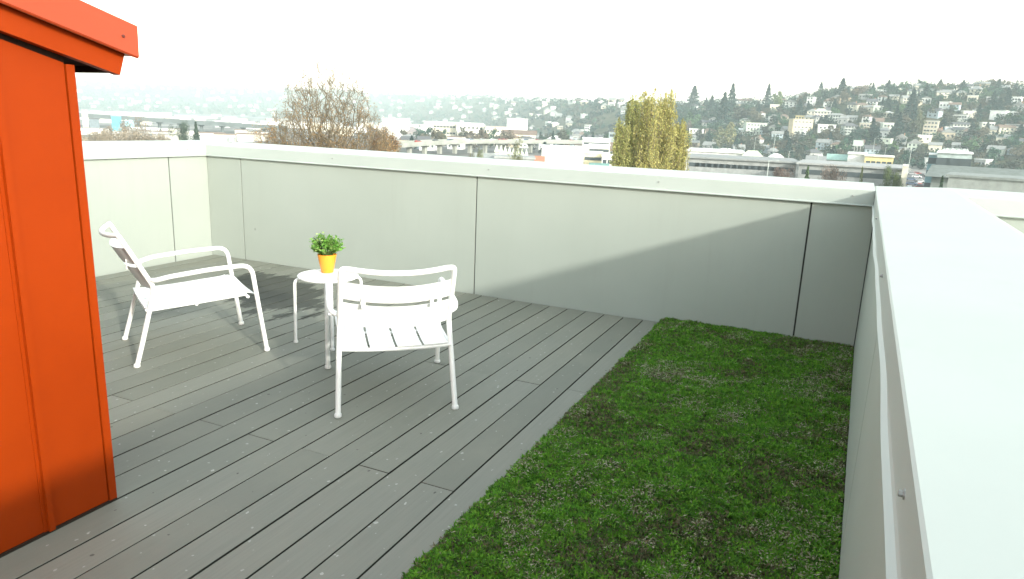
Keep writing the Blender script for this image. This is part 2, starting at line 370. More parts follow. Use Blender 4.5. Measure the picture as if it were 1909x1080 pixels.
g.l(g.ramp(nn, [(.3, (.04, .042, .022)), (.55, (.075, .075, .04)), (.8, (.15, .145, .09))]).outputs[0], g.b.inputs['Base Color'])
link('soil', npmesh('soil', V, F, sm, smooth=True), bd)
def sprigs(n, ymin, ymax, hs, seed):
    r_ = np.random.RandomState(seed); x = XS + .01 + r_.rand(n) * (east_x(0) - .02 - XS); y = ymin + r_.rand(n) * (ymax - ymin)
    ok = x < east_x(y) - .006; x = x[ok]; y = y[ok]; n = len(x)
    a = fbm2(x, y, 3.1, 4, 7); b_ = fbm2(x, y, 8.5, 3, 9); c_ = fbm2(x, y, 11., 2, 13)
    green = np.clip((a * .5 + b_ * .5 - .37) / .17, 0, 1); dens = np.clip(.72 + .9 * (b_ * .6 + c_ * .4 - .38), .3, 1)
    k = r_.rand(n) < dens; x, y, green, c_, b_, a = x[k], y[k], green[k], c_[k], b_[k], a[k]; n = len(x)
    z = bed_h(x, y); h = hs * (.6 + .9 * r_.rand(n)) * (.7 + .6 * b_)
    g1 = np.array([.086, .272, .021]); g2 = np.array([.168, .365, .034]); g3 = np.array([.062, .165, .022]); br = np.array([.165, .150, .078]); dk_ = np.array([.090, .115, .042])
    t = r_.rand(n, 1); base = g1 * (1 - t) + g2 * t; u = r_.rand(n)
    base = np.where((u < .22)[:, None], g3, base)
    pb = r_.rand(n) > (green * .52 + .37); base = np.where(pb[:, None], np.where((r_.rand(n) < .5)[:, None], br, dk_), base)
    base = base * (.75 + .5 * r_.rand(n, 1))
    nl = 5; Vs = []; Fs = []; Cs = []
    for j in range(nl):
        az = r_.rand(n) * 6.283; lean = .35 + .9 * r_.rand(n); L = h * (.7 + .6 * r_.rand(n)); wd = .0019 + .0019 * r_.rand(n)
        dx = np.cos(az); dy = np.sin(az); px = -dy; py = dx
        bx = x + dx * .002; by = y + dy * .002
        tip = np.stack([bx + dx * L * np.sin(lean), by + dy * L * np.sin(lean), z + L * np.cos(lean) + .002], -1)
        mid = np.stack([bx + dx * L * .45 * np.sin(lean * .7), by + dy * L * .45 * np.sin(lean * .7), z + L * .55], -1)
        pw = np.stack([px * wd, py * wd, 0 * wd], -1); bs = np.stack([bx, by, z - .003], -1)
        Vs.append(np.stack([bs, mid + pw, tip, mid - pw], 1)); Cs.append(base * (.8 + .4 * r_.rand(n, 1)))
    V = np.concatenate(Vs).reshape(-1, 3); m = len(V) // 4; F = np.arange(m * 4).reshape(m, 4); C = np.concatenate(Cs)
    return V, F, C
A = sprigs(115000, -4.4, -.008, .0155, 21); B = sprigs(12000, -8.4, -4.4, .024, 22)
V = np.concatenate([A[0], B[0]]); F = np.concatenate([A[1], B[1] + len(A[0])]); C = np.concatenate([A[2], B[2]])
mo = link('sedum_cover', npmesh('sedum_cover', V, F, M['leaf'], C), None)
tag(mo, 'green and brown low sedum ground cover filling the bed along the right wall', 'ground cover', kind='stuff')
# dry pale stalks and litter, in drifts
def litter(n, seed):
    r_ = np.random.RandomState(seed); x = XS + .015 + r_.rand(n) * (east_x(0) - .03 - XS); y = -4.6 + r_.rand(n) * 4.59
    a = fbm2(x, y, 4.6, 4, 31); c = fbm2(x, y, 13., 2, 33); wall = np.clip((x - east_x(y) + .35) / .35, 0, 1) * .10
    k = (x < east_x(y) - .01) & (r_.rand(n) < np.clip((a * .6 + c * .4 + wall - .505) / .12, .03, 1)); x, y = x[k], y[k]; n = len(x)
    z = bed_h(x, y) + .008 + .014 * r_.rand(n); az = r_.rand(n) * 6.283; L = .0028 + .010 * r_.rand(n) ** 3; wd = .0010 + .0016 * r_.rand(n); tl = (r_.rand(n) - .4) * .8
    d = np.stack([np.cos(az), np.sin(az), tl], -1) * L[:, None]; p = np.stack([-np.sin(az), np.cos(az), 0 * az + .2], -1) * wd[:, None]; o = np.stack([x, y, z], -1)
    up = np.stack([0 * x, 0 * x, wd * .8], -1)
    V = np.stack([o - d - p * .5, o + p + up, o + d, o - p + up * .2], 1).reshape(-1, 3)
    t = r_.rand(n, 1); C = (np.array([.44, .44, .30]) * t + np.array([.25, .24, .135]) * (1 - t)) * (.7 + .5 * r_.rand(n, 1))
    return V, np.arange(n * 4).reshape(n, 4), C
V, F, C = litter(100000, 41)
lo = link('dry_litter', npmesh('dry_litter', V, F, M['leaf'], C)); tag(lo, 'pale dry stalks and flower heads strewn over the sedum', 'dry plants', kind='stuff')

# ------------------------------------------------------------------ garden chairs
def make_chair(label):
    t = empty('garden_armchair'); tag(t, label, 'chair', 'white metal garden armchairs'); r = .0142; W_ = M['white']
    def leg(path, rr=r):
        b = MB(); b.tube(path, rr, 12); l = b.build('leg', W_, t, True)
        f = path[0]; c = MB(); c.lathe([(.0165, 0), (.019, .003), (.019, .012), (.0165, .02)], f[0], f[1], 14); c.build('foot_cap', W_, l, True)
    for s in (-1, 1):
        leg([(s * .302, -.372, .004), (s * .296, -.33, .15), (s * .289, -.285, .315), (s * .284, -.258, .415)])
        leg([(s * .333, .370, .004), (s * .332, .352, .14), (s * .331, .33, .305), (s * .330, .318, .40)])
        b = MB(); b.tube(sweep([(s * .330, .318, .40), (s * .329, .297, .568), (s * .329, .05, .556), (s * .332, -.17, .532), (s * .318, -.235, .515), (s * .281, -.262, .508)], .07, 6), r, 12)
        b.build('armrest', W_, t, True)
    path = []
    for s, rev in ((-1, False), (1, True)):
        p = sweep([(s * .284, -.258, .415), (s * .281, -.250, .47), (s * .280, -.335, .64), (s * .278, -.392, .752)], .06, 5)
        path.append(list(reversed(p)) if rev else p)
    top = []
    for i in range(15):
        u = -1 + 2 * i / 14; top.append(Vector((u * .235, -.412 - .055 * (1 - u * u), .772 - .012 * (1 - u * u))))
    full = path[0][:-1] + sweep([path[0][-1], (-.272, -.402, .772), top[0]], .035, 5) + top[1:-1] + sweep([top[-1], (.272, -.402, .772), path[1][0]], .035, 5) + path[1][1:]
    b = MB(); b.tube(full, r, 12); b.build('back_frame', W_, t, True)
    for (s0, s1) in ((.455, .588), (.608, .706)):            # curved back slats
        b = MB(); vs = []; fs = []; n = 17; rows = 4
        for side in (0, 1):
            for j in range(rows):
                z = s0 + (s1 - s0) * j / (rows - 1); yb = -.250 - (z - .47) * .492
                for i in range(n):
                    u = -1 + 2 * i / (n - 1); dep = .062 * (1 - u * u) * (.72 + .28 * (z - .45) / .25)
                    vs.append((u * .276, yb - dep - .004 * side, z - .020 * (1 - u * u)))
        for side in (0, 1):
            o = side * rows * n
            for j in range(rows - 1):
                for i in range(n - 1): fs.append((o + j * n + i, o + j * n + i + 1, o + (j + 1) * n + i + 1, o + (j + 1) * n + i))
        q = rows * n; ring = list(range(n)) + [j * n + n - 1 for j in range(1, rows)] + [(rows - 1) * n + i for i in range(n - 2, -1, -1)] + [j * n for j in range(rows - 2, 0, -1)]
        for a, c in zip(ring, ring[1:] + ring[:1]): fs.append((a, c, c + q, a + q))
        b.add(vs, fs); b.build('back_slat', W_, t, True)
    for x in (-.17, .17):
        b = MB(); b.box(x - .009, x + .009, -.372, -.366, .565, .625); b.build('back_strap', W_, t)
    wsl = .126; gap = .013
    for k in range(4):                                        # seat slats run front to back
        x0 = -.2715 + k * (wsl + gap); x1 = x0 + wsl; n = 15; vs = []; fs = []
        for side in (0, 1):
            for i in range(n):
                u = i / (n - 1); y = -.305 + .635 * u
                z = .345 + .052 * u - .016 * math.sin(math.pi * u) - (.03 * max(0, (u - .88) / .12) ** 2) + .006 * max(0, (.1 - u) / .1)
                for x in (x0, (x0 + x1) / 2, x1):
                    cr = -.010 * (1 - (x / .28) ** 2)
                    vs.append((x, y, z + cr - .0045 * side))
        for side in (0, 1):
            o = side * n * 3
            for i in range(n - 1):
                for c in range(2): fs.append((o + i * 3 + c, o + i * 3 + c + 1, o + i * 3 + c + 4, o + i * 3 + c + 3))
        q = n * 3; ring = [i * 3 for i in range(n)] + [(n - 1) * 3 + 1] + [i * 3 + 2 for i in range(n - 1, -1, -1)] + [1]
        for a, c in zip(ring, ring[1:] + ring[:1]): fs.append((a, c, c + q, a + q))
        b = MB(); b.add(vs, fs); b.build('seat_slat', W_, t, True)
    def bar(y, z, hw, dz=-.012, r_=.010):
        b = MB(); b.tube([(hw * u, y, z + dz * (1 - u * u)) for u in [i / 6 - 1 for i in range(13)]], r_, 8); b.build('seat_rail', W_, t, True)
    bar(-.293, .334, .286); bar(-.02, .338, .274); bar(.27, .366, .326, -.008)
    for s in (-1, 1):
        b = MB(); b.tube([(s * .286, -.29, .33), (s * .279, -.05, .345), (s * .286, .27, .372)], .0085, 8); b.build('seat_rail', W_, t, True)
    return t
def kids(o): return [c for c in bpy.data.objects if c.parent == o]
def copy_tree(o, parent=None):
    c = o.copy(); COL.objects.link(c)
    if parent is not None: c.parent = parent
    for ch in kids(o): copy_tree(ch, c)
    return c
ch1 = make_chair('white metal garden armchair with its back to us, near the planting')
ch1.location = (-2.396, -2.225, .001); ch1.rotation_euler = (0, 0, R(40.5))
ch2 = copy_tree(ch1); ch2['label'] = 'white metal garden armchair seen from its side, next to the orange stair house'
ch2.location = (-3.906, -2.240, .001); ch2.rotation_euler = (0, 0, R(-31.3))
# ------------------------------------------------------------------ side table and plant
tb = empty('side_table', (-3.23, -1.725, .001), R(-1)); tag(tb, 'round white metal side table with four tube legs between the armchairs', 'table')
b = MB(); b.lathe([(.001, .440), (.188, .440), (.196, .444), (.198, .452), (.194, .457), (.001, .457)], 0, 0, 48); b.build('table_top', M['white'], tb)
for k in range(4):
    a = R(45 + 90 * k); c, s = math.cos(a), math.sin(a)
    pth = sweep([(c * .218, s * .218, .004), (c * .214, s * .214, .434), (c * .13, s * .13, .434)], .045, 6)
    b = MB(); b.tube(pth, .0105, 12); l = b.build('leg', M['white'], tb, True)
    q = MB(); q.lathe([(.0125, 0), (.015, .003), (.015, .011), (.0125, .018)], c * .218, s * .218, 12); q.build('foot_cap', M['white'], l, True)
pl = empty('potted_plant', (-3.285, -1.665, .4585)); tag(pl, 'small bushy green plant in an orange pot on the side table', 'plant')
pm = mat('orange_pot', (.80, .22, .012), .38, .5); g = NG(pm); nn = g.noise(g.pos(), 30, 3)
g.l(g.mix(g.math('MULTIPLY', nn, .5), (.84, .33, .022), (.80, .27, .018)), g.b.inputs['Base Color'])
b = MB(); b.lathe([(.038, 0), (.040, .002), (.0630, .120), (.0635, .123), (.0615, .124), (.058, .108), (.001, .106)], 0, 0, 36); pot = b.build('pot', pm, pl, True)
sm2 = mat('potting_soil', (.035, .025, .018), .95); b = MB(); b.lathe([(.0565, .1085), (.05, .112), (.001, .113)], 0, 0, 20); b.build('soil', sm2, pl)
def rosette(n_st, rx, rz_, seed):
    r_ = np.random.RandomState(seed); Vs = []; Cs = []; st = MB()
    for k in range(n_st):
        az = r_.rand() * 6.283; el = math.asin(r_.rand() ** .8 * .99); L = .6 + .45 * r_.rand()
        tip = np.array([math.cos(az) * math.cos(el) * rx * L, math.sin(az) * math.cos(el) * rx * L, .118 + rz_ * (.18 + .85 * math.sin(el)) * L])
        b0 = np.array([math.cos(az) * .022, math.sin(az) * .022, .11]); mid = b0 * .5 + tip * .5 + np.array([0, 0, .014])
        st.tube([b0, mid, tip], [.0012, .001, .0006], 4, False)
        tone = r_.rand()
        for j in range(16):
            u = .40 + .6 * j / 15; p = b0 * (1 - u) ** 2 + 2 * mid * u * (1 - u) + tip * u * u
            a2 = r_.rand() * 6.283; e2 = r_.uniform(-.3, 1.1); d = np.array([math.cos(a2) * math.cos(e2), math.sin(a2) * math.cos(e2), math.sin(e2)])
            ln = r_.uniform(.012, .021); wd = ln * .46; sd = np.cross(d, [0.1, 0.2, 1]); sd /= np.linalg.norm(sd); nm = np.cross(sd, d)
            Vs.append([p, p + d * ln * .5 + sd * wd - nm * .0015, p + d * ln, p + d * ln * .5 - sd * wd - nm * .0015])
            c = np.array([.16, .36, .06]) * (.65 + .6 * tone) if r_.rand() > .3 else np.array([.38, .54, .17]); Cs.append(c * (.75 + .5 * r_.rand()))
    V = np.array(Vs).reshape(-1, 3); F = np.arange(len(V)).reshape(-1, 4)
    return V, F, np.array(Cs), st
V, F, C, st = rosette(130, .128, .150, 5)
link('foliage', npmesh('foliage', V, F, M['leaf'], C), pl); st.build('stem', mat('stem_green', (.10, .16, .04), .7), pl)
# ------------------------------------------------------------------ terrain: flat valley floor, hills on the far side
def azpx(px):                                           # azimuth (from +Y, clockwise) of an image column at the horizon
    d = pixray(px, 188 + (px / 1909.0) * 77); return math.atan2(d.x, d.y)
_tab = [(-600, 2600, 4200, 112), (0, 2600, 4200, 118), (300, 2600, 4200, 116), (700, 2300, 3800, 114), (900, 1600, 2700, 84), (1020, 1050, 1800, 54), (1120, 780, 1300, 38),
        (1250, 600, 1000, 27), (1400, 560, 920, 33), (1500, 545, 900, 41), (1600, 540, 890, 48), (1700, 540, 880, 52), (1909, 540, 880, 52), (2400, 540, 880, 48), (3000, 560, 900, 30)]
_ta = np.array([math.atan2(*( (lambda d: (d.x, d.y))(pixray(p, 200)) )) for p, *_ in _tab])
_t0 = np.array([t[1] for t in _tab], float); _t1 = np.array([t[2] for t in _tab], float); _th = np.array([t[3] for t in _tab], float)
def terrain(x, y):
    dx = np.asarray(x, float) - CAM.x; dy = np.asarray(y, float) - CAM.y; r_ = np.hypot(dx, dy); a = np.arctan2(dx, dy)
    r0 = np.interp(a, _ta, _t0); r1 = np.interp(a, _ta, _t1); H = np.interp(a, _ta, _th)
    t = np.clip((r_ - r0) / (r1 - r0), 0, 1); s = t * t * (3 - 2 * t) * .55 + t * .45
    beyond = np.clip((r_ - r1) / 1400, 0, 1)
    z = GZ + (H - GZ) * s * (1 - .25 * beyond)
    n = fbm2(np.asarray(x, float) + 5000, np.asarray(y, float) + 5000, 1 / 140., 3, 77) - .5
    return z + n * 16 * np.clip(t * 4, 0, 1) * (1 - .6 * np.clip((t - .8) / .2, 0, 1))
def pxw(px0, px1, r_): return abs(azpx(px1) - azpx(px0)) * r_        # metres spanned by two image columns at a distance
def ground_at(px, r_):                                  # ground point in an image column at a horizontal distance
    a = azpx(px); x = CAM.x + math.sin(a) * r_; y = CAM.y + math.cos(a) * r_; return Vector((x, y, float(terrain(x, y))))
def z_at(px, py, r_):
    d = pixray(px, py); return CAM.z + d.z / math.hypot(d.x, d.y) * r_
def r_on_ground(px, py, lo=60, hi=3000):                # distance at which a pixel's ray meets the terrain
    d = pixray(px, py); h = math.hypot(d.x, d.y); rr = np.linspace(lo, hi, 1500); xs_ = CAM.x + d.x / h * rr; ys_ = CAM.y + d.y / h * rr
    diff = CAM.z + d.z / h * rr - terrain(xs_, ys_); k = np.argmax(diff < 0); return float(rr[k]) if diff[k] < 0 else hi
rad = np.concatenate([[0, 30, 80, 150, 250, 350, 450], np.arange(520, 1100, 22), np.arange(1100, 3000, 55), np.arange(3000, 5100, 90), [5400, 7000, 9000, 14000]])
ang = np.radians(np.concatenate([np.arange(-180, -75, 8), np.arange(-75, 30, 1.0), np.arange(30, 180, 8)]))
AA, RR = np.meshgrid(ang, rad); TX = CAM.x + np.sin(AA) * RR; TY = CAM.y + np.cos(AA) * RR; TZ = terrain(TX, TY)
TZ = np.where(RR > 5200, np.minimum(TZ, 40), TZ); na = len(ang); ix = np.arange(len(rad) * na).reshape(len(rad), na); jx = np.roll(ix, -1, 1)
F = np.stack([ix[:-1], jx[:-1], jx[1:], ix[1:]], -1).reshape(-1, 4)
gm = mat('ground', (.1, .1, .08), .95, .1); g = NG(gm); p = g.pos(); n1 = g.noise(p, .012, 6, .6); n2 = g.noise(p, .09, 4)
flat = g.ramp(n1, [(.35, (.09, .095, .085)), (.5, (.17, .17, .155)), (.62, (.30, .30, .28)), (.72, (.13, .13, .11))]).outputs[0]
hill = g.ramp(n2, [(.3, (.035, .05, .022)), (.5, (.065, .07, .035)), (.7, (.12, .10, .06))]).outputs[0]
sx = g.n('SeparateXYZ'); g.l(g.n('NewGeometry').outputs['Position'], sx.inputs[0])
mr = g.n('MapRange'); mr.inputs[1].default_value = GZ + .5; mr.inputs[2].default_value = GZ + 5; g.l(sx.outputs[2], mr.inputs[0])
g.l(g.mix(mr.outputs[0], flat, hill), g.b.inputs['Base Color'])
tag(link('ground', npmesh('ground', np.stack([TX, TY, TZ], -1).reshape(-1, 3), F, gm, smooth=True)), kind='structure')

# ------------------------------------------------------------------ shared house and tree meshes (unit size, scaled per copy)
def um(fn, name, m):
    b = MB(); fn(b); return b.mesh(name, m)
U_wall = um(lambda b: b.box(-.5, .5, -.5, .5, -.6, 1), 'wall', M['wall'])
U_gable = um(lambda b: b.prism([(-.56, -.06), (.56, -.06), (.56, 0), (0, 1), (-.56, 0)], 1, -.55, .55), 'roof', M['roof'])       # ridge along y: gable end faces the viewer
U_gablex = um(lambda b: b.prism([(-.56, -.06), (.56, -.06), (.56, 0), (0, 1), (-.56, 0)], 0, -.55, .55), 'roof', M['roof'])
U_hip = um(lambda b: b.add([(-.56, -.56, 0), (.56, -.56, 0), (.56, .56, 0), (-.56, .56, 0), (-.22, 0, 1), (.22, 0, 1), (-.56, -.56, -.08), (.56, -.56, -.08), (.56, .56, -.08), (-.56, .56, -.08)],
                           [(0, 1, 5, 4), (1, 2, 5), (2, 3, 4, 5), (3, 0, 4), (0, 6, 7, 1), (1, 7, 8, 2), (2, 8, 9, 3), (3, 9, 6, 0), (6, 9, 8, 7)]), 'roof', M['roof'])
U_flat = um(lambda b: b.box(-.53, .53, -.53, .53, 0, 1), 'roof', M['roof'])
def _arch(b):
    b.prism([(-.53 + 1.06 * i / 12, math.sin(math.pi * i / 12)) for i in range(13)] , 1, -.52, .52)
U_arch = um(_arch, 'roof', M['roof'])
U_win = um(lambda b: b.box(-.5, .5, -.5, .5, -.5, .5), 'window', M['glass'])
U_frame = um(lambda b: [b.box(-.62, .62, -.5, .42, -.62, -.5), b.box(-.62, .62, -.5, .42, .5, .62)], 'frame', M['wall'])
U_chim = um(lambda b: b.box(-.5, .5, -.5, .5, 0, 1), 'chimney', M['roof'])
WHITE, CREAM, TAN, GREY, PALEG, YEL, BLUE, BRICK = (.78, .79, .76), (.68, .64, .52), (.46, .40, .30), (.40, .41, .40), (.50, .56, .48), (.70, .58, .28), (.42, .50, .54), (.34, .20, .14)
CNAME = {WHITE: 'white', CREAM: 'cream', TAN: 'tan', GREY: 'grey', PALEG: 'pale green', YEL: 'yellow', BLUE: 'pale blue', BRICK: 'brick red'}
RD, RB, RW, RG = (.11, .115, .12), (.19, .14, .11), (.72, .73, .71), (.26, .27, .26)
RNAME = {RD: 'dark roof', RB: 'brown roof', RW: 'white roof', RG: 'grey roof'}
def house(name, base, w_, d_, h_, rz, wc, rc, roof='gable', rh=2.5, wins=(0, 0), label=None, cat='house', group=None, chim=False, ww=1.5, wh=1.5, frames=False):
    t = empty(name, base, rz)
    link('wall', U_wall, t, (0, 0, 0), (w_, d_, h_), wc)
    U = dict(gable=U_gable, gablex=U_gablex, hip=U_hip, flat=U_flat, arch=U_arch)[roof]
    ro_ = link('roof', U, t, (0, 0, h_), (w_, d_, rh if roof != 'flat' else .5), rc)
    if chim: link('chimney', U_chim, ro_, (.22, .1, .55), (.09, .09, .75), BRICK)
    nx_, nz_ = wins
    for j in range(nz_):
        for i in range(nx_):
            o = link('window', U_win, t, ((i + .5) / nx_ * w_ * .92 - w_ * .46, -d_ / 2, (j + .55) / nz_ * h_), (ww, .16, wh))
            if frames: link('frame', U_frame, o, (0, -.02, 0), (1, 1, 1), WHITE)
    if label: tag(t, label, cat, group)
    return t
def face(px, off=0.0):                                  # rotation that turns a house front (-y) to the camera, plus an offset
    return -azpx(px) + off
def leafmesh(name, pts, size, seed, tint, mt, up=0.0, flat=.0):
    r_ = np.random.RandomState(seed); n = len(pts); d = r_.normal(size=(n, 3)); d[:, 2] += up; d /= np.linalg.norm(d, axis=1)[:, None]
    e = np.cross(d, r_.normal(size=(n, 3))); e /= np.linalg.norm(e, axis=1)[:, None]; s = size * (.6 + .8 * r_.rand(n, 1))
    V = np.stack([pts - d * s, pts + e * s * .55, pts + d * s, pts - e * s * .55], 1).reshape(-1, 3); return npmesh(name, V, np.arange(4 * n).reshape(n, 4), mt, tint)
def crown_pts(n, seed, lobes=9, rx=.5, rz_=.5, z0=.5):
    r_ = np.random.RandomState(seed); c = r_.normal(size=(lobes, 3)) * .42; c[:, 2] *= .8; rad_ = .28 + .3 * r_.rand(lobes)
    k = r_.randint(0, lobes, n); d = r_.normal(size=(n, 3)); d /= np.linalg.norm(d, axis=1)[:, None]; u = r_.rand(n, 1) ** .35
    p = c[k] + d * u * rad_[k][:, None]; p[:, 0] *= rx; p[:, 1] *= rx; p[:, 2] = z0 + p[:, 2] * rz_
    sh_ = (.70 + .6 * r_.rand(lobes))[k]; return p, np.repeat((sh_ * (.75 + .5 * r_.rand(n)))[:, None], 3, 1)
U_fine = []
TW = mat('trunk_bark', (.10, .085, .065), .95, .1)
U_trunk = um(lambda b: b.tube([(0, 0, -.1), (.01, 0, .25), (-.01, .01, .6)], [.030, .022, .010], 6), 'trunk', TW)
U_crown = []
for k in range(7):
    p, c = crown_pts(800, 100 + k, 10); U_crown.append(leafmesh('crown', np.clip(p, -1, 2), .062, k, c, M['leafo']))
U_bare = []
for k in range(3):
    p, c = crown_pts(260, 130 + k, 14, .5, .5); U_bare.append(leafmesh('crown', p, .075, k + 20, c, M['leafo'], 1.2))
U_con = []
for k in range(5):
    r_ = np.random.RandomState(200 + k); n = 900; h = r_.rand(n) ** .8; wob = 1 + .35 * np.sin(h * 40 + k) * (r_.rand(n) * .5 + .5); rr = (1 - h) ** (.75 + .1 * k) * .20 * wob * (r_.rand(n) ** .35) + .006; a = r_.rand(n) * 6.283
    p = np.stack([np.cos(a) * rr, np.sin(a) * rr, .10 + h * .9 - rr * .22], -1); c = np.repeat((.6 + .7 * r_.rand(n))[:, None], 3, 1); U_con.append(leafmesh('crown', p, .032, k + 40, c, M['leafo'], -.25))
U_col = []
for k in range(2):
    r_ = np.random.RandomState(230 + k); n = 420; h = r_.rand(n); rr = .16 * np.sin(np.clip(h * .93 + .07, 0, 1) * math.pi) ** .6 * r_.rand(n) ** .35; a = r_.rand(n) * 6.283
    p = np.stack([np.cos(a) * rr, np.sin(a) * rr, .08 + h * .92], -1); c = np.repeat((.65 + .6 * r_.rand(n))[:, None], 3, 1); U_col.append(leafmesh('crown', p, .04, k + 60, c, M['leafo'], 2.0))
for k in range(3):
    p, c = crown_pts(5200, 160 + k, 16, .5, .5); U_fine.append(leafmesh('crown', p, .020, k + 80, c, M['leafo'], .6))
def tree(kind, base, h_, w_, col, label, group, k=0, rz=0.0, name=None):
    nm = name or dict(dec='broadleaf_tree', bare='bare_tree', con='conifer', col='columnar_tree', fine='leafy_shrub')[kind]
    t = empty(nm, base, rz); tag(t, label, 'tree', group); U = dict(dec=U_crown, bare=U_bare, con=U_con, col=U_col, fine=U_fine)[kind]
    if kind in ('con', 'col'): s = (w_ * 2.4, w_ * 2.4, h_)
    else: s = (w_, w_, h_ * 1.0)
    link('crown', U[k % len(U)], t, (0, 0, h_ * .10 if kind in ('dec', 'bare', 'fine') else 0), s, col)
    link('trunk', U_trunk, t, (0, 0, 0), (h_ * .8, h_ * .8, h_)); return t
GR1, GR2, GR3, BR1, BR2, YG = (.044, .098, .050), (.028, .072, .046), (.072, .128, .058), (.092, .086, .056), (.074, .082, .060), (.22, .22, .07)
CONC = (.017, .046, .036)

# ------------------------------------------------------------------ tall nearby trees
BL = [(.30, .195, .085), (.25, .18, .095), (.33, .22, .10), (.21, .16, .095), (.29, .22, .11), (.36, .20, .08)]
def crown_tree(px, r_, ytop, ybot, x0, x1, seed, label, cols, ntip, nleaf, name='sparse_autumn_tree', bias=0):
    """skeleton grown from a trunk to scattered twig ends inside a dome"""
    b = ground_at(px, r_); b.z = GZ; zt = z_at(px, ytop, r_) - GZ; zb = z_at(px, ybot, r_) - GZ; W2 = pxw(x0, x1, r_) / 2; xo = ((x0 + x1) / 2 - px) / 1400. * r_
    t = empty(name, b, face(px)); tag(t, label, 'tree'); rs_ = np.random.RandomState(seed)
    Hc = zt - zb; nodes = [np.array([0, 0, -.3])]; par = [-1]; zf = zb + .12 * Hc
    for z in np.linspace(1.5, zf, 12): nodes.append(np.array([rs_.normal() * .06, rs_.normal() * .06, z])); par.append(len(nodes) - 2)
    T = []; fb = lambda a, u: .5 + .5 * math.sin(3 * a + 7 * u + seed) * math.cos(5 * a - 4 * u)
    while len(T) < ntip:
        q = rs_.uniform(-1, 1, 3); u = (q[2] + 1) / 2
        lim = (1 - u) ** .63 * (1.0 if u > .08 else .9) * (.8 + .4 * fb(math.atan2(q[1], q[0]), u))
        if math.hypot(q[0], q[1]) > lim or (u > .72 and rs_.rand() < .35): continue
        T.append(np.array([q[0] * W2 + xo * (1 - u), q[1] * W2 * .8, zb - .16 * Hc + u * 1.16 * Hc]))
    root = nodes[-1]; T.sort(key=lambda p: np.linalg.norm((p - root) * np.array([1, 1, .8])))
    N = np.zeros((ntip * 6 + 20, 3)); n = len(nodes); N[:n] = nodes
    for p in T:
        d = p - N[:n]; dist = np.hypot(np.hypot(d[:, 0], d[:, 1]) * 1.35, d[:, 2] * .85) + np.clip(np.hypot(d[:, 0], d[:, 1]) * .55 - d[:, 2], 0, None) * 1.5; dist[:8] += 50; k = int(dist.argmin()); s0 = N[k]; L = np.linalg.norm(p - s0); m = max(2, min(5, int(L / .55)))
        side = rs_.normal(size=3) * .022 * L
        for j in range(1, m + 1):
            u = j / m; N[n] = s0 * (1 - u) + p * u + (side + np.array([0, 0, -.015 * L])) * math.sin(u * math.pi) ; par.append(k if j == 1 else n - 1); n += 1
    cnt = np.zeros(n)
    for i in range(n - 1, 0, -1):
        cnt[i] = max(cnt[i], 1); cnt[par[i]] += cnt[i]
    rad_ = np.clip(.016 * cnt ** .46, .014, .34); tr = MB(); br = MB(); tips = []
    for i in range(1, n):
        k = par[i]; (tr if i <= 12 else br).tube([N[k], N[i]], [rad_[k] if i <= 12 else min(rad_[k], rad_[i] * 1.5), rad_[i]], 8 if i <= 12 else 4 if rad_[i] > .04 else 3, False)
        if cnt[i] <= 1:
            tips.append(N[i])
            for _ in range(3):
                q = N[i] + np.array([rs_.normal() * .3, rs_.normal() * .3, abs(rs_.normal()) * .34 + .12]); br.tube([N[i], q], [.012, .007], 3, False); tips.append(q)
    tr.build('trunk', M['bark'], t, True); br.build('branches', M['bark'], t)
    tp = np.array(tips); u = (tp[:, 2] - zb) / Hc; rr = np.hypot(tp[:, 0], tp[:, 1]) / W2; wgt = np.clip(1.0 - u * (1.05 if not bias else .3), .05, 1) * (.35 + rr) * np.where(fbm2(tp[:, 0] + 50, tp[:, 2] + 50, .5, 2, 5) > .5, 1, .35)
    k = rs_.choice(len(tp), nleaf, p=wgt / wgt.sum()); p = tp[k] + rs_.normal(size=(nleaf, 3)) * .17
    c = np.array(cols)[rs_.randint(0, len(cols), nleaf)] * (.7 + .6 * rs_.rand(nleaf, 1)); link('leaves', leafmesh('leaves', p, .068, seed, c, M['leaf'], -.3), t); return t
crown_tree(612, 80, 92, 276, 474, 748, 12, 'large half-bare autumn tree with brown leaves rising behind the far parapet', BL, 2300, 13000)
crown_tree(716, 86, 234, 276, 682, 748, 29, 'smaller rust-brown tree to the right of the large half-bare tree', [(.30, .17, .08), (.25, .15, .08), (.33, .19, .09)], 380, 3000, name='rust_brown_tree', bias=1)

